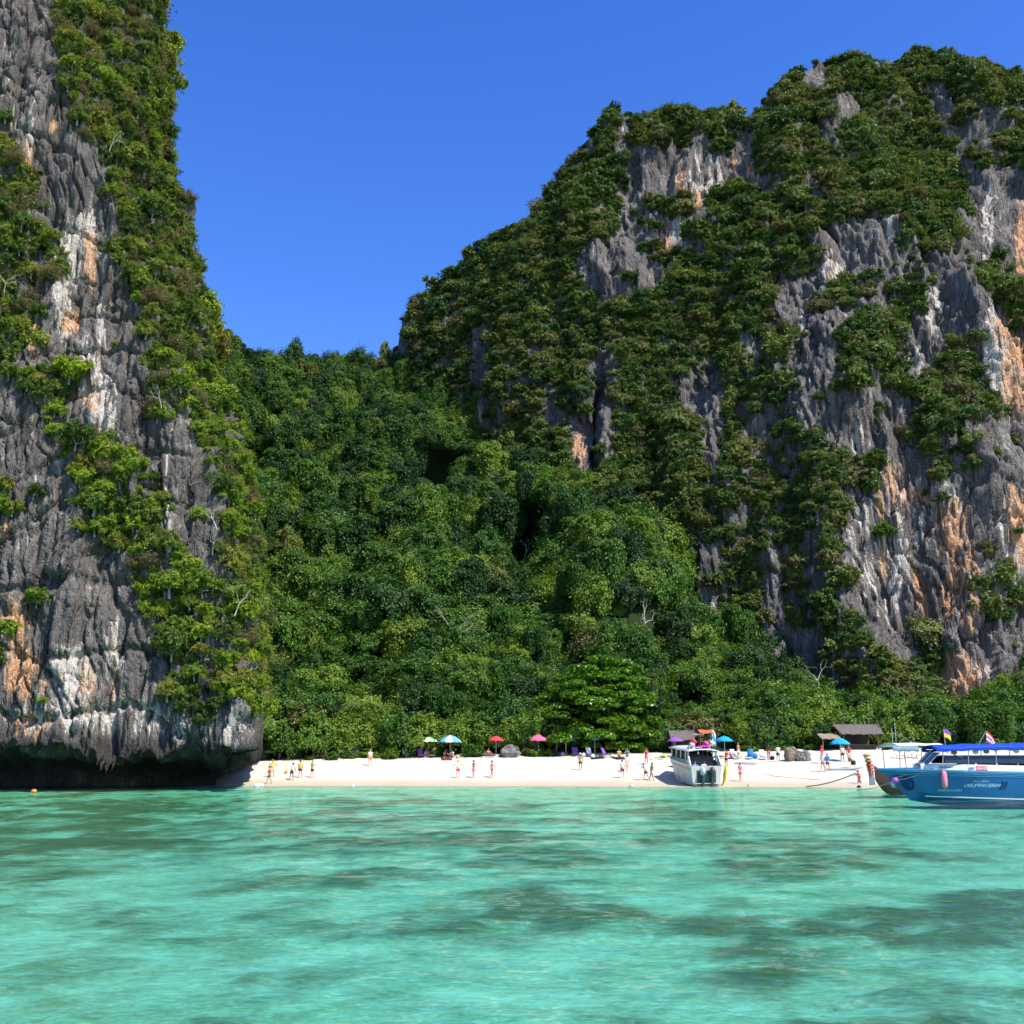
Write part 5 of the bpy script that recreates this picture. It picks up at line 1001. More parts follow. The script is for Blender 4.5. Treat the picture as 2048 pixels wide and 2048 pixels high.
# ---------------------------------------------------------------- blue speedboat moored on the right
BLUE = paint('hull_blue', (0.007, 0.115, 0.30), 0.25, 0.5, 0.12, 1.5, 0.08); BLUE_L = paint('strake_light_blue', (0.10, 0.34, 0.55), 0.3, 0.5); BLUE_D = paint('mark_dark_blue', (0.004, 0.02, 0.12), 0.4, 0.3); CANVAS_B = paint('canvas_blue', (0.012, 0.06, 0.40), 0.7, 0.2, 0.15, 2.0); LETTER = paint('letter_pale_blue', (0.42, 0.66, 0.74), 0.5, 0.3)
H1 = Hull(13.0, 1.75, 1.93, 1.62, 1.9, .5, .42, .8); bp = afloat(1757, 1598); bp.z = -.02
sb1 = place('speedboat', bp, R(-4.5), 'blue speedboat with blue canopy moored at the right edge', 'boat')
hull = part('hull', H1.build(), BLUE, sb1)
for z0, z1 in ((.10, .135), (.20, .23), (.30, .325)): part('rub_rail', H1.band(z0, z1, 0, .025), BLUE_L, hull)
part('gunwale', H1.band(-.03, .07, 0, .03, (-1, 1)), BLUE_L, hull)
part('boot_stripe', H1.band(1.62, 1.68, .12, .012), WHITE, hull)
g = Geo()      # foredeck and side decks
G = [[[x, y * abs(H1.side_y(x, float(H1.sheer(x / 13)))) * .985, float(H1.sheer(x / 13)) - .015 + .10 * (1 - y * y) * min(1, x / 2)] for y in np.linspace(-1, 1, 9)] for x in np.linspace(.06, 12.9, 40)]; sheet(g, G, .04); part('deck', g, BLUE, sb1, True)
g = Geo()      # white coaming
for y in (-1, 1):
    sheet(g, [[[x, y * (abs(H1.side_y(x, float(H1.sheer(x / 13)))) - .16 - .05 * k), float(H1.sheer(x / 13)) + (.0, .20, .40)[k]] for x in np.linspace(2.55, 12.7, 24)] for k in range(3)], .05)
sheet(g, [[[2.55 + .2 * k, y * (abs(H1.side_y(2.55, 1.8)) - .16 - .05 * k), 1.86 + .20 * k] for y in np.linspace(-1, 1, 8)] for k in range(3)], .05); part('coaming', g, WHITE, sb1)
g = Geo(); sheet(g, [[[x, y * 1.35, 2.0 + .01 * (1 - y * y)] for y in (-1, 0, 1)] for x in np.linspace(3.6, 12.5, 8)], .04); part('cabin_sole', g, BLACK, sb1)
for x in (5.6, 6.9, 8.2, 9.5, 10.8): g = Geo(); box(g, (x, 0, 2.2), (.45, 2.3, .3)); box(g, (x + .2, 0, 2.45), (.08, 2.3, .4)); part('bench', g, BLACK, sb1)
for y in (-1, 1):      # cabin side screens, dark tinted, and their frames
    g = Geo(); sheet(g, [[[x, y * (1.42 - .04 * k), 2.24 + .25 * k] for x in np.linspace(3.9, 12.4, 10)] for k in range(3)], .012); part('side_screen', g, GLASS_D, sb1)
    for x in (3.75, 5.3, 7.0, 8.8, 10.7, 12.5): g = Geo(); T(g, [[x, y * 1.44, 2.1], [x + .12, y * 1.40, 3.12]], .028); part('canopy_post', g, STEEL, sb1)
    g = Geo(); T(g, [[3.9, y * 1.44, 2.98], [5.0, y * 1.44, 2.62]], .02); part('brace', g, STEEL, sb1)
WIND = paint('windscreen', (0.16, 0.19, 0.22), 0.05, 0.6)
for k in range(4):
    y0, y1 = -1.4 + .7 * k, -1.4 + .7 * (k + 1) - .03; c0 = abs((y0 + y1) / 2) / 1.4; g = Geo(); sheet(g, [[[2.65 + .30 * (y / 1.4) ** 2 + .75 * t, y * (.93 - .0 * t), 2.20 + .72 * t] for y in (y0, (y0 + y1) / 2, y1)] for t in (0, .5, 1)], .015); wp = part('windscreen_pane', g, WIND, sb1)
    g = Geo(); T(g, [[2.64 + .30 * (y0 / 1.4) ** 2, y0 * .93, 2.20], [3.39 + .30 * (y0 / 1.4) ** 2, y0 * .93, 2.94]], .025); part('frame', g, WHITE, wp)
g = Geo(); sheet(g, [[[x, y * 1.62, 3.12 + .26 * (1 - y * y) ** .7 + .10 * math.sin((x - 4.2) / 8.6 * math.pi) + .03 * math.sin(x * 3.7)] for y in np.linspace(-1, 1, 11)] for x in np.linspace(3.35, 12.8, 24)], .03); can = part('canopy', g, CANVAS_B, sb1, True)
g = Geo(); [sheet(g, [[[x, y * 1.63, 3.13 - .16 * k + .02 * math.sin(x * 6) + .10 * math.sin((x - 4.2) / 8.6 * math.pi)] for x in np.linspace(3.4, 12.75, 40)] for k in range(2)], .01) for y in (-1, 1)]; part('valance', g, CANVAS_B, can)
for k, (x, y) in enumerate([(4.6, -1.15), (5.9, -1.2), (6.6, -1.1), (8.4, -1.2)]): g = Geo(); ball(g, (x, y, 2.92 + .03 * k), (.20, .10, .15), 8, 6, 0); part('life_jacket', g, cl(('orange', 'white', 'tan', 'white')[k]), sb1, True)
g = Geo(); T(g, [[6.2, -.9, 3.35], [6.75, -.9, 4.25]], .018); fp = part('flagpole', g, STEEL, sb1)
def flag(parent, c, w, h, cols, rz=0.0, droop=.5):
    n = len(cols)
    for k, cc in enumerate(cols):
        g = Geo(); sheet(g, [[[c[0] + w * t * math.cos(rz), c[1] + w * t * math.sin(rz) + .05 * math.sin(t * 7), c[2] - h * (k + q) / n - droop * t * t * h] for q in (0, .5, 1)] for t in np.linspace(0, 1, 8)], .006); part('flag_cloth', g, cl(cc), parent, True)
flag(fp, (6.75, -.9, 4.25), .55, .75, ['red', 'white', 'pink', 'white', 'red'], .1, 1.0)
# writing and emblems on the side
def on_hull(name, me, x, z, m, off=.012):
    n = len(me.vertices); V = np.zeros(n * 3, np.float32); me.vertices.foreach_get('co', V); V = V.reshape(-1, 3)
    W = np.array([[x + v[0], H1.side_y(x + v[0], z + v[1]) - off, z + v[1]] for v in V], np.float32); me.vertices.foreach_set('co', W.ravel()); me.materials.clear(); me.materials.append(m); me.update(); return link(name, me, hull)
on_hull('lettering', letters('LAKUMPAN SEREW', .30, .78, .12), 4.95, .80, LETTER); on_hull('lettering', letters('J.A.L.J  AOLA', .17, 1.0, .2), 5.45, 1.10, LETTER); on_hull('lettering', letters('OMA-EVNUEPD', .20, 1.0, .15), 3.45, .52, LETTER)
def flat_strip(L): return mesh_np('mark', np.array([(x, z, 0) for x, z in L]), np.array([list(range(len(L)))]))
for k in range(2): on_hull('dark_slash', flat_strip([(10.0 + .22 * k - 10, -.28), (10.17 + .22 * k - 10, -.28), (10.40 + .22 * k - 10, .20), (10.23 + .22 * k - 10, .20)]), 6.95, .93, BLUE_D, .010)
on_hull('dark_line', flat_strip([(0, 0), (1.0, .02), (2.4, .02), (2.4, .045), (1, .05)]), 4.5, 1.07, BLUE_D, .009)
def ring(cx, cz, rx, rz_, w, tilt=0.0, a0=0, a1=6.283, n=28):
    a = np.linspace(a0, a1, n); c_, s_ = math.cos(tilt), math.sin(tilt); V = []
    for k in (1, 1 - w): X_, Z_ = rx * k * np.cos(a), rz_ * k * np.sin(a); V += [(cx + x * c_ - z * s_, cz + x * s_ + z * c_, 0) for x, z in zip(X_, Z_)]
    return mesh_np('mark', np.array(V), np.array([[i, i + 1, n + i + 1, n + i] for i in range(n - 1)]))
for cx, cz, rx, rz_, w, tl in ((1.80, 1.02, .34, .50, .30, .5), (1.87, .95, .23, .33, .35, .6), (1.78, 1.10, .13, .19, .7, .3), (1.95, .82, .20, .10, .6, -.2), (1.65, .90, .12, .2, .6, .4)): on_hull('emblem', ring(cx, cz, rx, rz_, w, tl), 0, 0, BLUE_D, .010)
on_hull('small_emblem', ring(.95, .98, .13, .14, .8, .2), 0, 0, LETTER, .010); on_hull('small_emblem', ring(1.02, .84, .15, .10, .5, 0, 3.3, 6.1), 0, 0, LETTER, .010)
g = Geo(); yb_ = -(abs(H1.side_y(8.2, 1.75)) - .16) - .02; sheet(g, [[[x, -(abs(H1.side_y(x, 1.75)) - .16) + .01 * k - .035 + .03 * k, 1.80 + .27 * k] for x in (5.30, 5.55, 5.72)] for k in range(2)], .005); part('sticker', g, paint('sticker_grey', (.62, .60, .68), .5), sb1)
g = Geo(); sheet(g, [[[x, -(abs(H1.side_y(x, 1.75)) - .16) + .01 * k - .035 + .03 * k, 1.80 + .27 * k] for x in (5.72, 6.1, 6.42)] for k in range(2)], .005); st2 = part('sticker', g, paint('sticker_red', (.66, .08, .10), .5), sb1)
for tx, xx, mm in (('SIM', 5.33, 'navy'), ('GRANDE', 5.74, 'white')):
    me = letters(tx, .20, .72, .1); n = len(me.vertices); V = np.zeros(n * 3, np.float32); me.vertices.foreach_get('co', V); V = V.reshape(-1, 3); W = np.array([[xx + v[0], -(abs(H1.side_y(xx + v[0], 1.75)) - .16) - .048 + .10 * v[1], 1.865 + v[1]] for v in V], np.float32); me.vertices.foreach_set('co', W.ravel()); me.materials.clear(); me.materials.append(cl(mm)); link('sticker_lettering', me, st2)
# fender, buoy and mooring ropes (things of their own, hanging on the boat)
M1 = Matrix.Translation(bp) @ Matrix.Rotation(R(-4.5), 4, 'Z'); W1 = lambda x, y, z: M1 @ Vector((x, y, z))
fx = 3.75; fy = H1.side_y(fx, 1.4) - .24; g = Geo(); lathe(g, [(.02, .58), (.10, .55), (.17, .42), (.185, .1), (.185, -.1), (.17, -.36), (.10, -.47), (.02, -.5)], 14); o = part('fender', g, paint('fender_pink', (.80, .22, .30), .4, .4), None, True); o.location = W1(fx, fy, 1.22); tag(o, 'long pink fender hanging on the side of the blue speedboat', 'fender')
g = Geo(); T(g, [[0, 0, .55], [0, .12, .75]], .02); part('line', g, ROPE, o); g = Geo(); T(g, [[0, 0, -.5], [0, .02, -.72]], .012); part('line', g, ROPE, o)
a = afloat(1690, 1588); b_ = W1(1.1, H1.side_y(1.1, 1.0) - .12, .92); c_ = W1(2.9, H1.side_y(2.9, 1.7) - .05, 1.85)
g = Geo(); ball(g, (0, 0, 0), (.21, .21, .24), 14, 10); T(g, [[0, 0, .22], [0, 0, .32]], .04); o = part('mooring_float', g, paint('float_magenta', (.55, .10, .50), .4, .4), None, True); o.location = W1(1.05, H1.side_y(1.05, 1.2) - .24, 1.20); o.rotation_euler = (0, R(60), 0); tag(o, 'round magenta float on the bow rope of the blue speedboat', 'float')
fl = o.location.copy()
def rope(pts, r, label, m=ROPE, sag=.15):
    P_ = []
    for p, q in zip(pts[:-1], pts[1:]):
        for t in np.linspace(0, 1, 10, endpoint=False): v = p.lerp(q, t); v.z -= sag * 4 * t * (1 - t); P_.append(v)
    P_.append(pts[-1]); g = Geo(); T(g, [p[:] for p in P_], r, 5); o = part('rope', g, m, None, True); tag(o, label, 'rope', 'mooring ropes')
dn = afloat(1560, 1592); rope([c_, fl, afloat(1720, 1583) + Vector((0, 0, .12)), afloat(1660, 1588), Vector((dn.x, dn.y, -.05))], .022, 'pale mooring rope running from the blue speedboat bow into the water', sag=.12)
rope([W1(3.2, H1.side_y(3.2, 1.7) + .1, 1.95), W1(1.6, H1.side_y(1.6, 1.5) - .06, 1.52), fl + Vector((.05, 0, .22))], .018, 'second shorter rope hanging over the blue speedboat bow', sag=.05)
e0, e1 = afloat(1592, 1573), pt(1712, 1546, 95); rope([Vector((e0.x, e0.y, -.03)), e1], .05, 'thick weedy anchor rope slanting up from the shallows', paint('weedy_rope', (.22, .19, .10), .9), .3)
e0, e1 = foot(1530, 1549), foot(1640, 1560); rope([e0 + Vector((0, 0, .1)), foot(1548, 1553) + Vector((0, 0, .03)), e1 + Vector((0, 0, .02))], .025, 'thin rope lying along the damp sand right of the white speedboat', sag=0)

# ---------------------------------------------------------------- white speedboat with its stern to the water
H2 = Hull(9.5, 1.5, 1.95, 1.55, 1.6, .45, .35, .86); TEALP = paint('stripe_aqua', (.22, .55, .62), .35, .5); ENG = paint('engine_dark', (.035, .04, .045), .35, .5); ENGG = paint('engine_grey', (.50, .52, .54), .3, .5)
st = afloat(1416, 1568); rz2 = R(90 + 9)     # local +x runs to the stern; world heading of the bow
sb2 = place('speedboat', (0, 0, 0), 0, 'white speedboat with two outboard engines, stern towards the water', 'boat')
rot = R(-90 + 9); sb2.rotation_euler = (0, 0, rot); SC2 = Vector((1.0, 1.1, 1.17)); RM2 = Matrix.Rotation(rot, 3, 'Z') @ Matrix.Rotation(R(4.0), 3, 'Y'); sb2.rotation_euler = RM2.to_euler(); sb2.scale = SC2; stp = at(1413, 1569, 106.6); sb2.location = Vector((float(stp[0]), 106.6, .10)) - (RM2 @ Vector((9.5, 0, 0)))
hl2 = part('hull', H2.build(), CREAM, sb2)
part('rub_rail', H2.band(.28, .36, 0, .02, (-1, 1)), paint('rail_grey', (.35, .35, .34), .5), hl2); part('gunwale', H2.band(-.02, .08, 0, .03, (-1, 1)), WHITE, hl2)
for x0, w, m in ((8.75, .45, TEALP), (8.2, .35, TEALP), (5.6, .3, paint('stripe_blue', (.12, .35, .5), .4))):
    for sd in (-1, 1): g = Geo(); sheet(g, [[[x, sd * (abs(H2.side_y(x, z)) + .012), z] for x in (x0, x0 + w / 2, x0 + w)] for z in (.15, .5, .9, 1.2)], .012); part('stripe', g, m, hl2)
g = Geo(); sheet(g, [[[x, y * 1.25, 1.0] for y in (-1, 0, 1)] for x in (1.5, 5, 9.0)], .04); part('cockpit_sole', g, paint('sole_dark', (.10, .10, .11), .7), sb2)
g = Geo(); sheet(g, [[[x, y * abs(H2.side_y(x, float(H2.sheer(x / 9.5)))) * .98, float(H2.sheer(x / 9.5)) + .06] for y in np.linspace(-1, 1, 7)] for x in np.linspace(.1, 3.2, 10)], .04); part('foredeck', g, WHITE, sb2)
for sd in (-1, 1):   # cabin sides with window openings
    g = Geo(); sheet(g, [[[x, sd * (1.38 - .10 * k), 1.60 + .32 * k] for x in np.linspace(3.0, 8.4 - .25 * k, 8)] for k in range(2)], .05); part('cabin_side', g, CREAM, sb2)
    for x0, x1 in ((3.3, 4.5), (4.65, 5.9), (6.05, 7.3)):
        g = Geo(); sheet(g, [[[x, sd * (1.28 - .10 * k), 1.94 + .55 * k] for x in (x0, (x0 + x1) / 2, x1)] for k in range(2)], .02); part('side_window', g, GLASS_D, sb2)
    for x in (3.05, 4.57, 5.97, 7.45, 8.3): g = Geo(); box(g, (x, sd * 1.24, 2.24), (.13, .08, .72)); part('pillar', g, WHITE, sb2)
    g = Geo(); sheet(g, [[[8.3 + 1.05 * t, sd * (1.32 + .05 * t), 1.55 + h_ * (1.05 - .95 * t) * 1.0] for t in np.linspace(0, 1, 6)] for h_ in (0, 1)], .07); part('stern_quarter', g, WHITE, sb2)
g = Geo(); sheet(g, [[[x, y * 1.42, 2.62 + .16 * (1 - y * y) + .02 * math.sin(x * 2)] for y in np.linspace(-1, 1, 9)] for x in np.linspace(2.7, 8.9, 12)], .09); rf2 = part('roof', g, paint('roof_grey', (.58, .60, .61), .4, .5, .1, 2, .2), sb2, True)
g = Geo(); box(g, (5.9, 0, 1.75), (5.0, 2.0, .9)); part('seating', g, BLACK, sb2)
g = Geo(); sheet(g, [[[2.75 + .3 * t, y * 1.25, 1.7 + .9 * t] for y in (-1, 0, 1)] for t in (0, 1)], .02); part('windscreen', g, GLASS_D, sb2)
g = Geo(); box(g, (9.53, 0, .62), (.06, 1.7, 1.15)); part('transom', g, paint('stern_dark_teal', (.02, .07, .075), .4, .4), sb2)
for y, t in ((-.42, .12), (.42, .0)):
    e = Geo(); box(e, (9.82, y, .35), (.30, .24, 1.1), 0, 0, .08, .8); ball(e, (9.95, y, -.35), (.38, .10, .10), 10, 7); en = part('outboard_engine', e, ENG, sb2)
    g = Geo(); ball(g, (9.85, y, 1.15), (.40, .24, .34), 14, 10); part('cowl', g, ENGG if y < 0 else ENG, en, True); g = Geo(); box(g, (9.52, y, .85), (.35, .22, .2)); part('bracket', g, STEEL, en)
g = Geo(); box(g, (9.62, 0, .18), (.5, 2.3, .05)); part('swim_platform', g, CREAM, sb2)
g = Geo(); [T(g, [[9.4 + .02 * k, .95, .15 + .25 * k], [9.4 + .02 * k, 1.25, .15 + .25 * k]], .018) for k in range(4)]; part('ladder', g, STEEL, sb2)
M2 = Matrix.Translation(sb2.location) @ RM2.to_4x4() @ Matrix.Diagonal((*SC2, 1)); W2 = lambda x, y, z: M2 @ Vector((x, y, z))
def on_roof(x, y, sz, col_, label, nm='folded_towel', cat='towel'):
    g = Geo(); xs_ = np.linspace(-1, 1, 5); sheet(g, [[[a * sz[0] / 2, b * sz[1] / 2, sz[2] * (1 - .4 * a * a) * (1 - .4 * b * b)] for b in xs_] for a in xs_], sz[2] * .9); o = part(nm, g, cl(col_), None, True); o.location = W2(x, y, 2.68 + .16 * (1 - (y / 1.42) ** 2) + .08); o.rotation_euler = (0, 0, rot); tag(o, label, cat, 'things on the boat roof')
for a in [(8.2, .1, (1.0, 1.2, .10), 'magenta', 'pink towel spread on the white speedboat roof'), (7.6, -.8, (.5, .5, .28), 'white', 'white bundle at the left on the white speedboat roof'), (6.9, -.5, (.5, .4, .45), 'red', 'red bundle on the white speedboat roof'), (7.6, .45, (.5, .4, .35), 'pink', 'pink bundle on the white speedboat roof'), (7.5, .95, (.7, .5, .42), 'beige', 'beige bundle at the right on the white speedboat roof')]: on_roof(*a)
person(0, 0, 'person in white shirt sitting aboard the white speedboat', R(9), 0, 'white', 'dark', 'dark', None, (.8, .2, .5), (.8, .2, .5), (1.3, .1, 1.3), (1.3, .1, 1.3), .1, 1.7, True, W2(8.5, .1, 1.05)); person(0, 0, 'person in blue shirt sitting deep inside the white speedboat', R(9), 1, 'blue', 'dark', 'brown', None, (.8, .2, .5), (.8, .2, .5), (1.3, .1, 1.3), (1.3, .1, 1.3), .1, 1.7, True, W2(8.45, -.7, 1.05))
# yellow kayak leaning at its right side
def kayak(name, L, w, m, label, loc, rot_, cock=True):
    g = Geo(); G = []
    for t in np.linspace(0, 1, 15):
        b = w / 2 * math.sin(math.pi * min(max(t, .02), .98)) ** .6; G.append([[L * (t - .5), b * math.cos(a), .20 * math.sin(a) * (1 if a > 3.2 else .6) * (.4 + .6 * math.sin(math.pi * t)) + .12 * (2 * t - 1) ** 4] for a in np.linspace(0, 2 * math.pi, 13)])
    G = np.array(G); g.add(G.reshape(-1, 3), grid_faces(*G.shape[:2])); o = part(name, g, m, None, True); o.location = loc; o.rotation_euler = rot_; tag(o, label, 'kayak')
    if cock: g = Geo(); lathe(g, [(.30, .10), (.24, .13), (.20, .08), (.02, .03)], 12); q = part('cockpit', g, BLACK, o, True); q.scale = (1.6, .8, 1)
    return o
kayak('kayak', 2.4, .75, cl('yellow'), 'bright yellow kayak standing against the right side of the white speedboat', W2(8.9, 1.85, .85), (R(70), R(-62), rot))
p_ = foot(1690, 1540, 96, 130); kayak('kayak', 3.6, .7, paint('kayak_grey', (.32, .38, .42), .5), 'grey blue kayak drawn up on the sand left of the longtail boat', p_ + Vector((0, 0, .12)), (0, R(-3), R(-8)))

# ---------------------------------------------------------------- longtail boats
def longtail(p, rz, L, label, hullm, post=2.6, ribbons=True):
    """narrow wooden boat with a tall upswept prow blade at x = 0"""
    lt = place('longtail_boat', p, rz, label, 'boat'); g = Geo(); G = []; inn = []
    for t in np.linspace(0, 1, 30):
        x = L * t; b = .85 * (1 - (1 - min(t / .45, 1)) ** 2) * (1 - .35 * max(0, t - .6) / .4) + .02; zs = .75 + 1.25 * max(0, 1 - t / .32) ** 2 + .25 * max(0, t - .8) / .2; zk = -.25 + 1.2 * max(0, 1 - t / .16) ** 2
        G.append([[x, -b, zs], [x, -b * .85, (zs + zk) / 2 + .05], [x, -b * .4, zk + .05], [x, 0, zk], [x, b * .4, zk + .05], [x, b * .85, (zs + zk) / 2 + .05], [x, b, zs]])
        inn.append([[x, -b * .97, zs - .02], [x, -b * .5, max(zk + .15, zs - .45)], [x, b * .5, max(zk + .15, zs - .45)], [x, b * .97, zs - .02]])
    G = np.array(G); g.add(G.reshape(-1, 3), grid_faces(*G.shape[:2])); part('hull', g, hullm, lt, True); inn = np.array(inn); g = Geo(); g.add(inn.reshape(-1, 3), grid_faces(*inn.shape[:2])); part('interior', g, DARKWOOD, lt)
    g = Geo(); sheet(g, [[[-.25 - .45 * t ** 2 + w * .5, 0, .55 + (post - .55) * t] for w in (-.5 * (1 - .45 * t), 0, .5 * (1 - .45 * t))] for t in np.linspace(0, 1, 9)], .10); pr = part('prow_post', g, paint('prow_wood', (.16, .20, .20), .7, .2, .2, 4), lt)
    for y in (-1, 1): g = Geo(); sheet(g, [[[L * t, y * (.86 * (1 - (1 - min(t / .45, 1)) ** 2) * (1 - .35 * max(0, t - .6) / .4) + .04), .77 + 1.25 * max(0, 1 - t / .32) ** 2 + .25 * max(0, t - .8) / .2 - h_] for t in np.linspace(0, 1, 30)] for h_ in (0, .1)], .03); part('gunwale', g, WOOD, lt)
    for k in range(4): g = Geo(); box(g, (L * (.3 + .14 * k), 0, .55), (.25, 1.3, .05)); part('thwart', g, WOOD, lt)
    if ribbons:
        for k, (c, z) in enumerate((('orange', post - .12), ('white', post - .30), ('orange', post - .55), ('red', post - .85), ('pink', post - 1.05), ('orange', post - 1.25))):
            g = Geo(); t = (z - .55) / (post - .55); lathe(g, [(.10, -.10), (.26, -.07), (.30, 0), (.26, .07), (.10, .10)], 12, (-.25 - .45 * t ** 2, 0, z)); 
            if k % 2 == 0: T(g, [[-.45, -.12, z], [-.55, -.22, z - .35], [-.5, -.25, z - .8]], [.05, .06, .03])
            part('ribbon_garland', g, cl(c), pr, True)
    return lt
lp = afloat(1752, 1585); lt1 = longtail(Vector((lp.x, lp.y, 0)), R(24), 10.5, 'dark longtail boat with garlanded prow and white roof behind the blue speedboat', paint('longtail_dark', (.06, .035, .03), .6, .3, .2, 3), 2.9)
g = Geo(); sheet(g, [[[x, y * 1.0, 3.55 + .16 * (1 - y * y) + .03 * math.sin(x * 2)] for y in np.linspace(-1, 1, 7)] for x in np.linspace(1.6, 6.4, 12)], .04); rf = part('roof', g, WHITE, lt1, True)
g = Geo(); sheet(g, [[[x, -1.02 - .12 * q, 3.50 - .40 * q + .03 * math.sin(x * 7)] for x in np.linspace(1.0, 3.6, 14)] for q in (0, .5, 1)], .015); sheet(g, [[[1.0 + .6 * t, y, 3.42 + .1 * t] for y in (-1, 0, 1)] for t in (0, 1)], .015); part('awning', g, paint('tarp_grey_blue', (.16, .24, .27), .8, .2, .15, 3), rf, True)
for x in (1.8, 4.0, 6.2):
    for y in (-.78, .78): g = Geo(); T(g, [[x, y, .7], [x, y * 1.2, 3.55]], .03); part('roof_post', g, WOOD, lt1)
for x, z in ((2.3, 4.9), (2.65, 5.3)): g = Geo(); T(g, [[x, .3, 3.6], [x, .3, z]], .016, 5); part('antenna', g, STEEL, lt1)
g = Geo(); T(g, [[2.65, .3, 4.7], [4.4, .3, 3.7]], .01, 4); part('guy_line', g, STEEL, lt1)
lp = afloat(1690, 1566); longtail(Vector((lp.x, lp.y, 0)), R(14), 7.0, 'small light blue longtail boat at the waterline left of the garlanded prow', paint('longtail_aqua', (.25, .48, .56), .6, .3, .2, 3), 1.3, False)
w_ = afloat(1720, 1574); person(0, 0, 'person in red top climbing beside the garlanded longtail prow', -.9, 0, 'red', 'grey', 'dark', 'red', (1.3, .2, .3), (1.2, .3, .3), (.4, .05, .6), (-.2, .05, .2), .25, 1.72, False, Vector((w_.x, w_.y, -.25)))

# ---------------------------------------------------------------- thatched huts and the canvas stall
THATCH, nt, out = mat('thatch'); v_ = coords(nt, (1, 1, 1)); f_ = noise(nt, coords(nt, (9, 9, 1.2)), 2.2, 4, .7); r_ = ramp(nt, [(.25, (.07, .06, .05)), (.5, (.16, .14, .12)), (.75, (.26, .23, .20))]); nt.links.new(f_, r_.inputs[0]); bsdf(nt, out, r_.outputs[0], .95, .05, bump(nt, f_, 1.0, .08))
def hut(px, py, Y, w, d, eave, ridge_, label, over=.5, slope_fwd=False, counter=True):
    p = at(px, py, Y); gz_ = gz(float(p[0]), Y); h = empty('thatched_hut', (float(p[0]), Y, gz_ - .5), R(rng.uniform(-4, 4)), label, 'hut', 'huts behind the beach')
    for sy in (-1, 1):
        for k in range(5):   # courses of thatch, each lapping the one below
            z1, z0 = ridge_ - (ridge_ - eave) * k / 5 + .02, ridge_ - (ridge_ - eave) * (k + 1.25) / 5 + .03; y1, y0 = sy * (d / 2 + over) * k / 5, sy * (d / 2 + over) * (k + 1.25) / 5
            g = Geo(); sheet(g, [[[x, (y1, y0)[q], (z1, z0)[q] + .05 * math.sin(x * 5 + k) + .06 * (abs(x) / w) ** 2] for x in np.linspace(-w / 2 - over * (1 - .12 * k), w / 2 + over * (1 - .12 * k), 16)] for q in ((0, 1) if sy > 0 else (1, 0))], .07); part('thatch_course', g, THATCH, h)
    for sx in (-1, 1):
        for sy in (-1, 1): g = Geo(); T(g, [[sx * w * .46, sy * d * .46, -.4], [sx * w * .46, sy * d * .46, eave + .1]], .07); part('post', g, WOOD, h)
        g = Geo(); T(g, [[sx * (w / 2 + over * .6), -d / 2 - over, eave - .25], [sx * (w / 2 + over * .9), .25, ridge_ + .55]], .04, 5); T(g, [[sx * (w / 2 + over * .6), d / 2 + over, eave - .25], [sx * (w / 2 + over * .9), -.25, ridge_ + .55]], .04, 5); part('gable_pole', g, WOOD, h)
    g = Geo(); T(g, [[-w / 2 - over, 0, ridge_], [w / 2 + over, 0, ridge_]], .10, 8); part('ridge_pole', g, THATCH, h)
    nb_ = int(w / .3)
    for k in range(nb_): g = Geo(); box(g, (-w * .46 + w * .92 * (k + .5) / nb_, d * .44, eave * .5), (w * .92 / nb_ - .02, .04, eave)); part('back_board', g, DARKWOOD, h)
    if counter: g = Geo(); box(g, (0, -d * .42, .95), (w * .85, .4, .06)); part('counter_top', g, WOOD, h); g = Geo(); box(g, (0, -d * .42, .47), (w * .82, .06, .9)); part('counter_front', g, DARKWOOD, h)
    return h
hut(1364, 1505, 131.5, 2.3, 2.4, 2.05, 3.05, 'smaller thatched hut with crossed gable poles behind the white speedboat', .35)
hut(1714, 1505, 132, 4.4, 3.4, 2.2, 3.25, 'larger dark thatched hut with a counter right of the trees', .55)
p = at(1660, 1505, 130); l = empty('lean_to', (float(p[0]), 130, gz(float(p[0]), 130)), 0, 'low thatched lean-to at the left of the larger hut', 'lean-to')
g = Geo(); sheet(g, [[[x, -1.1 + 2.2 * t, 1.35 + .6 * t + .04 * math.sin(x * 7)] for x in np.linspace(-1.1, 1.1, 9)] for t in (0, .5, 1)], .09); part('roof', g, paint('straw', (.28, .22, .15), .95, .05, .25, 8), l)
for sx in (-1, 1): g = Geo(); T(g, [[sx, -.9, -.2], [sx, -.9, 1.35]], .05); part('post', g, WOOD, l)
def shelter(px, Y, w, d, zf, zb, m, label, name='shelter', n=4):
    p = at(px, 1505, Y); s_ = empty(name, (float(p[0]), Y, gz(float(p[0]), Y)), 0, label, 'shelter')
    g = Geo(); sheet(g, [[[x, -d / 2 + d * t, zf + (zb - zf) * t - .08 * math.sin(math.pi * (x / w + .5)) + .03 * math.sin(x * 4 + t * 3)] for x in np.linspace(-w / 2, w / 2, 12)] for t in np.linspace(0, 1, 5)], .02); part('tarpaulin', g, m, s_, True)
    for sx in (-1, 1):
        for sy in (-1, 1): g = Geo(); T(g, [[sx * w * .47, sy * d * .46, -.3], [sx * w * .47, sy * d * .46, zf if sy < 0 else zb]], .04); part('post', g, WOOD, s_)
    return s_
s_ = shelter(1413, 131.5, 1.7, 1.8, 2.3, 2.75, paint('tarp_rust', (.50, .13, .05), .8, .1, .2, 4), 'lookout with an orange tarpaulin roof behind the white speedboat'); g = Geo(); box(g, (0, 0, 1.3), (1.6, 1.6, .08)); part('platform', g, WOOD, s_)
g = Geo(); T(g, [[-.2, 0, 3.0], [-.15, 0, 4.6]], .02); part('mast', g, WOOD, s_)
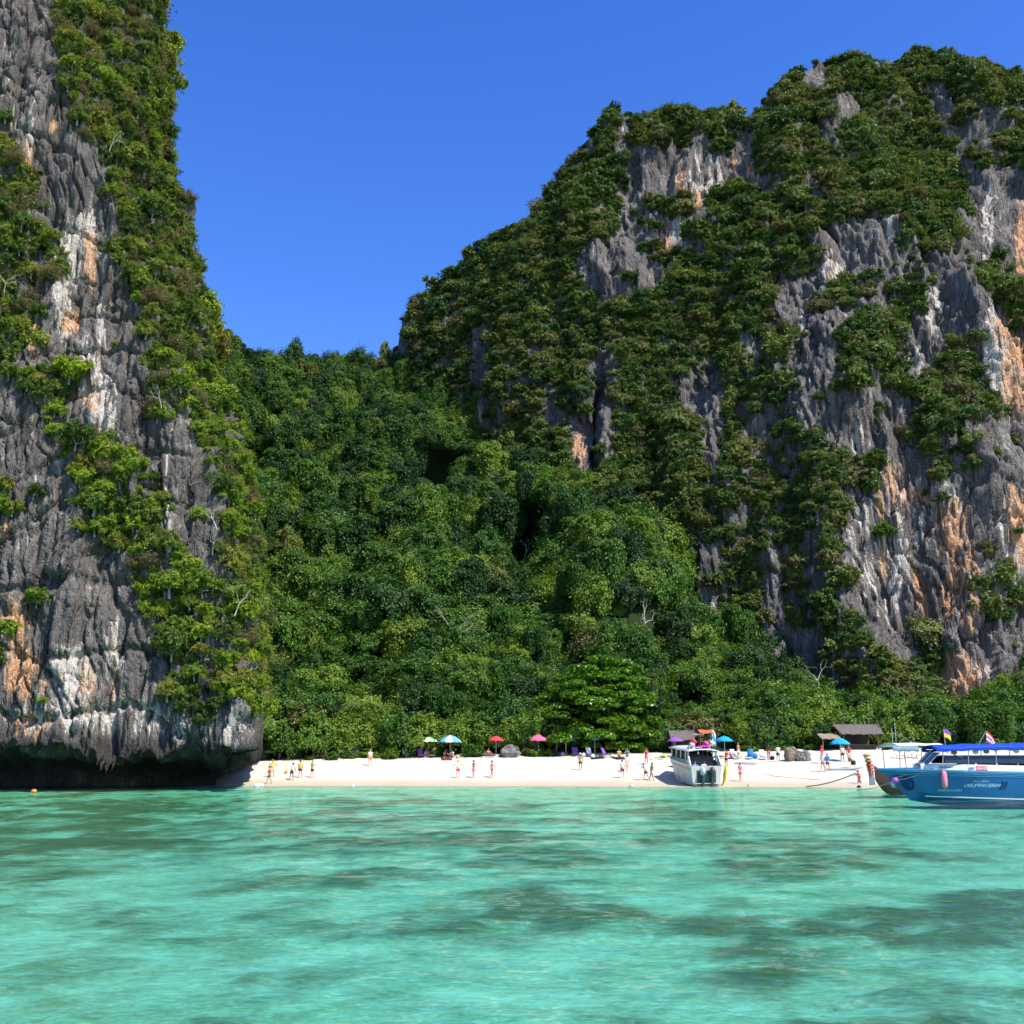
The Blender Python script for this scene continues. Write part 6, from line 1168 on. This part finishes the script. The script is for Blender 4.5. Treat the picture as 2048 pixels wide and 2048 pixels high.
shelter(1396, 133, 1.5, 1.6, 1.9, 2.4, paint('tin_grey', (.30, .29, .28), .5, .4, .2, 4), 'small grey tin shelter between hut and orange tarpaulin')
p = at(1893, 1500, 112); fs = empty('flag_mast', (float(p[0]), 112, gz(float(p[0]), 112)), 0, 'mast with purple and yellow flag above the blue speedboat canopy', 'flag'); g = Geo(); T(g, [[0, 0, -.3], [-.12, 0, 3.75]], .025); part('mast', g, STEEL, fs); flag(fs, (-.12, 0, 3.75), .7, .8, ['purple', 'purple', 'yellow', 'yellow'], .1, .5)
p = at(1425, 1505, 132); fs = empty('banner_pole', (float(p[0]), 132, gz(float(p[0]), 132)), 0, 'light blue and white banner on a pole left of the plain blue umbrella', 'banner'); g = Geo(); T(g, [[0, 0, -.2], [0, 0, 2.6]], .02); part('pole', g, WOOD, fs); flag(fs, (0, 0, 2.6), .5, 1.5, ['white', 'sky', 'sky'], .2, .4)

# ---------------------------------------------------------------- floats on the water
FL = [(68, 1584, 'orange', .18, 'small orange float near the left edge of the water'), (513, 1572.5, 'white', .22, 'left one of two white floats by the wading person'), (522, 1571.5, 'white', .22, 'right one of two white floats by the wading person'), (706, 1572.5, 'white', .14, 'tiny white float off the left part of the beach'), (1093, 1570, 'orange', .13, 'small orange float off the middle of the beach'), (1184, 1571, 'orange', .16, 'orange float left of the white and brown one'), (1263, 1573.5, 'beige', .20, 'beige float off the sand left of the white speedboat'), (1498, 1573, 'tan', .18, 'brown float right of the white speedboat'), (1646, 1572.5, 'white', .24, 'big white float left of the small longtail boat'), (1687, 1574, 'beige', .17, 'smaller beige float next to the anchor rope'), (1718, 1575.5, 'dark', .17, 'dark float below the climbing person')]
for px, py, c, r, lab in FL:
    p = afloat(px, py); g = Geo(); ball(g, (0, 0, 0), (r * 1.25, r, r), 12, 8); o = part('float', g, cl(c), None, True); o.location = p + Vector((0, 0, r * .3)); g = Geo(); lathe(g, [(r * .5, r * .85), (r * .3, r * 1.05), (r * .02, r * 1.1)], 8); part('eyelet', g, cl('dark'), o); tag(o, lab, 'float', 'floats in the shallows')
p = foot(572, 1547); g = Geo(); ball(g, (0, 0, .16), .17, 14, 10); o = part('beach_ball', g, cl('orange'), None, True); o.location = p; tag(o, 'orange ball lying on the sand left of the bending person', 'ball')
g = Geo(); T(g, [[0, 0, .17 + .174], [.12, 0, .28], [.174, 0, .16]], .012, 4); part('seam', g, cl('yellow'), o)
bpy.data.scenes.remove(WORK)
